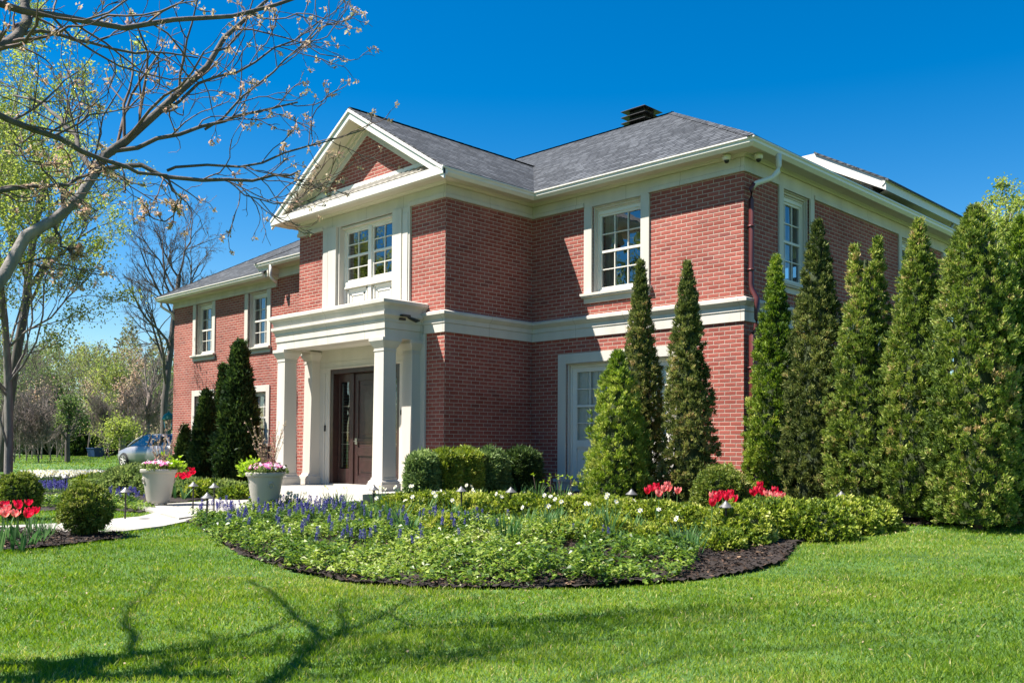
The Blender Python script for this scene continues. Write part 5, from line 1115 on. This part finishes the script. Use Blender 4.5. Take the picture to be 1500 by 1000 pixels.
# overhanging maple: trunk left of the frame, limbs reaching over the lawn
def overhang():
    rng = np.random.default_rng(23); TB = CAM+4.7*_d-5.0*_r; TB[2] = gz(TB[1])
    L3 = lambda pts: np.array([depth_at(x, y, dp) for x, y, dp in pts])
    root = empty('overhanging_maple', TB, 0, 'budding maple whose bare grey limbs reach over the lawn from the left', 'tree')
    limbs = []   # (points (n,3), radius px at start and end with depth)
    def limb(pts, ra, rb): P = L3(pts); dd = np.array([p[2] for p in pts]); limbs.append((P, np.linspace(ra, rb, len(pts))*dd/FPX))
    t_top = [(-260, 760, 4.9), (-140, 590, 5.1), (-50, 470, 5.3), (8, 400, 5.5), (38, 345, 5.6), (80, 322, 5.7), (115, 290, 5.8), (138, 255, 5.9)]
    P = L3(t_top); P = np.concatenate([[TB+np.array([0, 0, -.1]), TB+(P[0]-TB)*.5+np.array([0, 0, .15])], P]); trunk_r = np.concatenate([[.26, .21], np.array([34, 22, 13, 9.0, 8.4, 7.8, 7.2, 6.6])*np.array([t[2] for t in t_top])/FPX])
    V, F = tubes(P[None], trunk_r[None], 14); np_mesh('trunk', V-TB, F, M_BARK, root, smooth=True)
    limb([(138, 255, 5.9), (152, 228, 6.0), (185, 200, 6.0), (225, 170, 6.1), (262, 133, 6.2), (300, 95, 6.3), (330, 55, 6.4), (358, 28, 6.5), (392, 2, 6.6), (440, -50, 6.7)], 7.5, 1.6)
    limb([(142, 250, 5.9), (190, 245, 5.9), (245, 258, 5.9), (310, 262, 6.0), (370, 261, 6.1), (417, 262, 6.2), (440, 250, 6.3)], 4.2, 1.2)
    limb([(-120, 110, 4.6), (0, 166, 4.9), (60, 190, 5.1), (102, 214, 5.2), (150, 236, 5.4), (200, 248, 5.5), (245, 257, 5.6)], 5.5, 2.2)
    limb([(245, 257, 5.6), (262, 285, 5.6), (270, 292, 5.6), (255, 308, 5.65), (238, 322, 5.7), (214, 313, 5.7)], 1.8, .8)
    limb([(-80, -20, 4.8), (0, 2, 5.0), (60, 20, 5.2), (120, 33, 5.3), (190, 37, 5.4), (290, 32, 5.6), (390, 14, 5.9), (460, -12, 6.1)], 6.0, 2.2)
    limb([(-140, 130, 4.9), (-40, 88, 5.0), (5, 68, 5.1), (32, 48, 5.2), (40, 0, 5.3), (50, -60, 5.4)], 9.0, 6.0)
    limb([(32, 50, 5.2), (75, 49, 5.3), (112, 58, 5.4), (150, 72, 5.5), (195, 76, 5.6), (235, 73, 5.7), (290, 85, 5.9)], 3.0, 1.0)
    limb([(135, 248, 5.9), (120, 222, 6.0), (102, 192, 6.1), (85, 172, 6.2), (60, 152, 6.4), (20, 140, 6.6)], 4.5, 1.4)
    limb([(160, 222, 6.0), (215, 214, 6.0), (268, 192, 6.1), (312, 184, 6.2), (352, 166, 6.3), (392, 158, 6.4), (436, 150, 6.5)], 3.6, 1.2)
    limb([(245, 250, 6.1), (272, 243, 6.1), (350, 247, 6.2), (400, 233, 6.3), (448, 216, 6.4), (482, 206, 6.5), (535, 190, 6.6)], 2.2, .8)
    limb([(-60, 300, 5.0), (0, 283, 5.1), (50, 275, 5.2), (100, 268, 5.3), (130, 256, 5.4)], 4.0, 2.2)
    limb([(20, 382, 5.6), (45, 380, 5.6), (80, 381, 5.6), (110, 395, 5.6), (140, 402, 5.7)], 1.6, .8)
    limb([(75, 326, 5.7), (84, 345, 5.7), (94, 365, 5.7), (104, 375, 5.7)], 2.6, 1.2)
    limb([(235, 165, 6.1), (300, 118, 6.3), (360, 100, 6.4), (420, 60, 6.5), (470, 30, 6.6)], 2.4, .8)
    limb([(300, 190, 6.2), (380, 120, 6.3), (440, 70, 6.4), (480, 20, 6.5)], 1.8, .7)
    limb([(330, 262, 6.1), (360, 285, 6.1), (395, 300, 6.1), (440, 292, 6.2), (480, 262, 6.3), (520, 235, 6.3)], 1.2, .5)
    limb([(20, 210, 5.3), (60, 245, 5.3), (110, 300, 5.4)], 1.6, .6)
    nvis = len(limbs)
    # more of the crown out of frame, to the left of and above the view: these limbs throw the branch shadows on the lawn
    def sh(pts, hgt, ra, rb):
        Q = [at(x, y)-SUN*(hgt/-SUN[2]) for x, y in pts]; limbs.append((np.array(Q), np.linspace(ra, rb, len(Q)))); return Q
    J = P[3]   # a fork low on the trunk, left of the view
    g0 = sh([(-60, 1010), (60, 996), (150, 994), (235, 990), (330, 992)], 5.2, .10, .06)
    a0 = sh([(107, 992), (150, 972), (190, 957), (327, 945), (401, 915), (450, 896)], 5.2, .06, .012)
    sh([(194, 960), (190, 930), (187, 897)], 5.2, .032, .018); sh([(187, 897), (215, 872), (243, 845)], 5.2, .022, .008)
    sh([(205, 988), (300, 967), (420, 955), (471, 946), (504, 925), (560, 901), (607, 873)], 5.3, .065, .015)
    sh([(364, 850), (406, 873), (440, 905), (471, 938)], 5.3, .015, .032); sh([(504, 925), (501, 900), (502, 878)], 5.3, .024, .012); sh([(471, 948), (440, 965), (406, 994), (370, 1030)], 5.3, .045, .06)
    sh([(560, 901), (640, 893), (720, 870), (800, 858)], 5.4, .02, .006); sh([(406, 994), (560, 985), (700, 960), (850, 955)], 6.5, .018, .005); sh([(700, 960), (900, 920), (1050, 905), (1200, 880)], 7., .022, .008); sh([(850, 1000), (1000, 960), (1180, 950), (1400, 920)], 7.5, .022, .008)
    limbs.append((np.array([J, (J+g0[0])/2+np.array([0, 0, .3]), g0[0]]), np.array([.16, .13, .10])))
    PLs, RDs = [], []
    for Pn, rr in limbs:
        s_ = np.linspace(0, len(Pn)-1, 10); i0 = np.minimum(s_.astype(int), len(Pn)-2); fr_ = (s_-i0)[:, None]; Q = Pn[i0]*(1-fr_)+Pn[i0+1]*fr_; Q[1:-1] += rng.normal(size=(8, 3))*.012; PLs.append(Q); RDs.append(np.interp(s_, range(len(rr)), rr))
    PLs, RDs = np.array(PLs), np.array(RDs); V, F = tubes(PLs, RDs, 9); np_mesh('limbs', V-TB, F, M_BARKD, root, smooth=True)
    Vs, Fs, o = [], [], 0
    p1, r1_ = branch(PLs, RDs, rng, 9, .36, .75, .15, .02, .20, .42, endc=False, k=7); r1_ = np.maximum(np.minimum(r1_, np.where(np.arange(len(r1_)) < nvis*9, .011, .024)[:, None]), .0035)
    out_ = (np.abs(p1[:, 0]-TB).max(1) > 0)
    p2, r2_ = branch(p1, r1_, rng, 3, .62, .7, .2, .06, .24, .65, k=6); r2_ = np.maximum(r2_, .0024)
    p3, r3_ = branch(p2, r2_, rng, 2, .5, .6, .3, .05, .2, .7, k=5); r3_ = np.maximum(r3_, .0018)
    for pp_, rr_, sd in ((p1, r1_, 5), (p2, r2_, 4), (p3, r3_, 3)): V, F = tubes(pp_, rr_, sd); Vs.append(V); Fs.append(F+o); o += len(V)
    np_mesh('twigs', np.concatenate(Vs)-TB, np.concatenate(Fs), M_TWIG, root)
    E_ = np.concatenate([p2[:, -1], p3[:, -1], p1[:, -1], p3[:, 2][::3]]); E_ = E_[rng.uniform(size=len(E_)) < .30]
    V, F, m, n = fans(E_, rng.normal(size=E_.shape)+np.array([0, 0, -.3]), 9, .027, .013, 1.1, rng); T = np.clip(np.repeat(rng.uniform(.1, .9, m), n)+rng.normal(size=m*n)*.12, 0, 1); np_mesh('buds', V-TB, F, F_BUD, root, tint=T)
overhang()
# ================================================================== FAR THINGS
def car():
    p = side(236, 37.0); root = empty('parked_car', (p[0], p[1], .0), 0, 'silver hatchback parked beyond the left end of the house', 'car')
    M_PAINT = pmat('silver_paint', (.30, .29, .29), .36, .03, 2, metal=.35, coat=.5); M_TYRE = pmat('tyre_rubber', (.02, .02, .02), .85); M_CG = glass('car_glass', 2.2, (.25, .3, .33))
    # profile along local x (nose at -x), lofted across y
    xs = [-2.05, -2.0, -1.85, -1.2, -.95, -.25, .2, 1.1, 1.65, 1.95, 2.0]
    lo = [.42, .25, .22, .22, .22, .22, .22, .22, .22, .28, .4]
    belt = [.56, .66, .74, .90, .94, .97, .98, 1.0, 1.0, .95, .8]
    wd = [.55, .72, .80, .86, .87, .88, .88, .87, .84, .78, .70]
    V = []; F = []
    for x, l, b_, w_ in zip(xs, lo, belt, wd):
        for y, z in ((-w_*.9, l), (-w_, l+.18), (-w_, (l+b_)/2+.05), (-w_*.96, b_-.03), (-w_*.85, b_), (0, b_+.04), (w_*.85, b_), (w_*.96, b_-.03), (w_, (l+b_)/2+.05), (w_, l+.18), (w_*.9, l)): V.append((x, y, z))
    k = 11
    for i in range(len(xs)-1):
        for j in range(k-1): F.append((i*k+j, i*k+j+1, (i+1)*k+j+1, (i+1)*k+j))
        F.append((i*k+k-1, i*k, (i+1)*k, (i+1)*k+k-1))
    mb = MB(); mb.add(V, F+[tuple(range(k)), tuple(range((len(xs)-1)*k, len(xs)*k))[::-1]]); mb.build('body', M_PAINT, root, smooth=True)
    mb = MB()   # roof and pillars
    rf = [(-.22, 1.40), (.15, 1.47), (.8, 1.48), (1.35, 1.42)]
    for i in range(3):
        (xa, za), (xb, zb) = rf[i], rf[i+1]; mb.add([(xa, -.66, za-.03), (xb, -.66, zb-.03), (xb, 0, zb), (xa, 0, za), (xb, .66, zb-.03), (xa, .66, za-.03), (xa, -.70, za-.07), (xb, -.70, zb-.07), (xa, .70, za-.07), (xb, .70, zb-.07)], [(0, 1, 2, 3), (3, 2, 4, 5), (6, 7, 1, 0), (5, 4, 9, 8)])
    for s_ in (-1, 1):
        mb.tube([(-1.05, .83*s_, .93), (-.65, .77*s_, 1.18), (-.22, .69*s_, 1.36)], .035, 6); mb.tube([(.35, .86*s_, .98), (.38, .70*s_, 1.42)], .04, 6); mb.tube([(1.15, .84*s_, 1.0), (1.05, .70*s_, 1.42)], .035, 6); mb.tube([(1.85, .78*s_, .98), (1.35, .68*s_, 1.40)], .05, 6)
    mb.build('roof', M_PAINT, root)
    mb = MB()
    for s_ in (-1, 1): mb.add([(-1.0, .83*s_, .93), (.35, .85*s_, .98), (1.85, .78*s_, .99), (1.33, .68*s_, 1.39), (.38, .695*s_, 1.42), (-.22, .69*s_, 1.36)], [(0, 1, 4, 5), (1, 2, 3, 4)])
    mb.add([(-1.05, -.80, .93), (-1.05, .80, .93), (-.22, .66, 1.38), (-.22, -.66, 1.38)], [(0, 1, 2, 3)]); mb.add([(1.85, -.76, .99), (1.85, .76, .99), (1.36, .66, 1.41), (1.36, -.66, 1.41)], [(0, 1, 2, 3)]); mb.build('window', M_CG, root)
    for x in (-1.32, 1.28):
        for s_ in (-1, 1):
            mb = MB(); o_ = []
            prof = [(.20, -.10), (.30, -.10), (.33, -.07), (.33, .07), (.30, .10), (.20, .10)]; n = 28; V = []; F = []
            for r_, y_ in prof:
                for a in range(n): th = 2*math.pi*a/n; V.append((x+r_*math.cos(th), .80*s_+y_, .33+r_*math.sin(th)))
            for j in range(len(prof)-1):
                for a in range(n): F.append((j*n+a, j*n+(a+1) % n, (j+1)*n+(a+1) % n, (j+1)*n+a))
            mb.add(V, F); wh = mb.build('wheel', M_TYRE, root, smooth=True)
            mb = MB(); c = (x, .80*s_+.085*s_, .33)
            for a in range(7):
                th = a*2*math.pi/7; mb.tube([c, (x+.2*math.cos(th), c[1], .33+.2*math.sin(th))], .022, 5)
            mb.tube([(x+.205*math.cos(t), c[1], .33+.205*math.sin(t)) for t in np.linspace(0, 6.283, 25)], .018, 6, cap=False); mb.build('rim', M_GUTTER, wh)
    for s_ in (-1, 1):
        mb = MB(); mb.add([(-1.99, .45*s_, .60), (-1.82, .76*s_, .62), (-1.66, .78*s_, .76), (-1.90, .48*s_, .72)], [(0, 1, 2, 3)]); mb.build('headlight', M_CG, root)
    root.rotation_euler = (0, 0, R(9)); root.scale = (.95, .95, .93); return root
car()
p, t = on_y(248, 2.2)
lp = side(247, 36.5); root = empty('garden_lamp_post', lp, 0, 'green lamp post with glass lantern behind the left end of the house', 'lamp post'); M_GRN = pmat('teal_green_paint', (.010, .16, .11), .4, .1, 6)
mb = MB(); mb.lathe(0, 0, [(.14, -.05), (.14, .25), (.10, .3), (.095, 1.35), (.10, 1.38), (.10, 1.42), (.06, 1.5)], 16); mb.build('post', M_GRN, root)
mb = MB(); mb.lathe(0, 0, [(.09, 1.5), (.13, 1.55), (.20, 1.92), (.19, 1.93)], 6); mb.build('lantern_glass', glass('lantern_glass', 1.6, (.9, .88, .8)), root)
mb = MB(); mb.lathe(0, 0, [(.10, 1.5), (.10, 1.47), (.001, 1.47)], 12); mb.lathe(0, 0, [(.26, 1.92), (.26, 1.95), (.17, 2.12), (.05, 2.20), (.03, 2.26), (.001, 2.28)], 12)
for a in range(6): th = a*math.pi/3; mb.tube([(.13*math.cos(th), .13*math.sin(th), 1.52), (.20*math.cos(th), .20*math.sin(th), 1.93)], .008, 4)
mb.build('lantern_roof', M_GRN, root)
mb = MB(); mb.lathe(0, 0, [(.03, 1.55), (.05, 1.62), (.06, 1.70), (.04, 1.80), (.001, 1.84)], 12); mb.build('bulb', M_WHITE, root)
p = side(141, 66); root = empty('recycling_bin', p, .3, 'blue bin standing before the dark evergreens', 'bin'); mb = MB(); mb.frustum(0, 0, .34, .44, .04, .62); mb.build('bin_body', pmat('blue_plastic', (.012, .045, .14), .5), root, bevel=.03)
mb = MB(); mb.box(-.47, .47, -.47, .47, .62, .68); mb.build('lid', pmat('blue_lid', (.012, .045, .14), .5), root, bevel=.03)
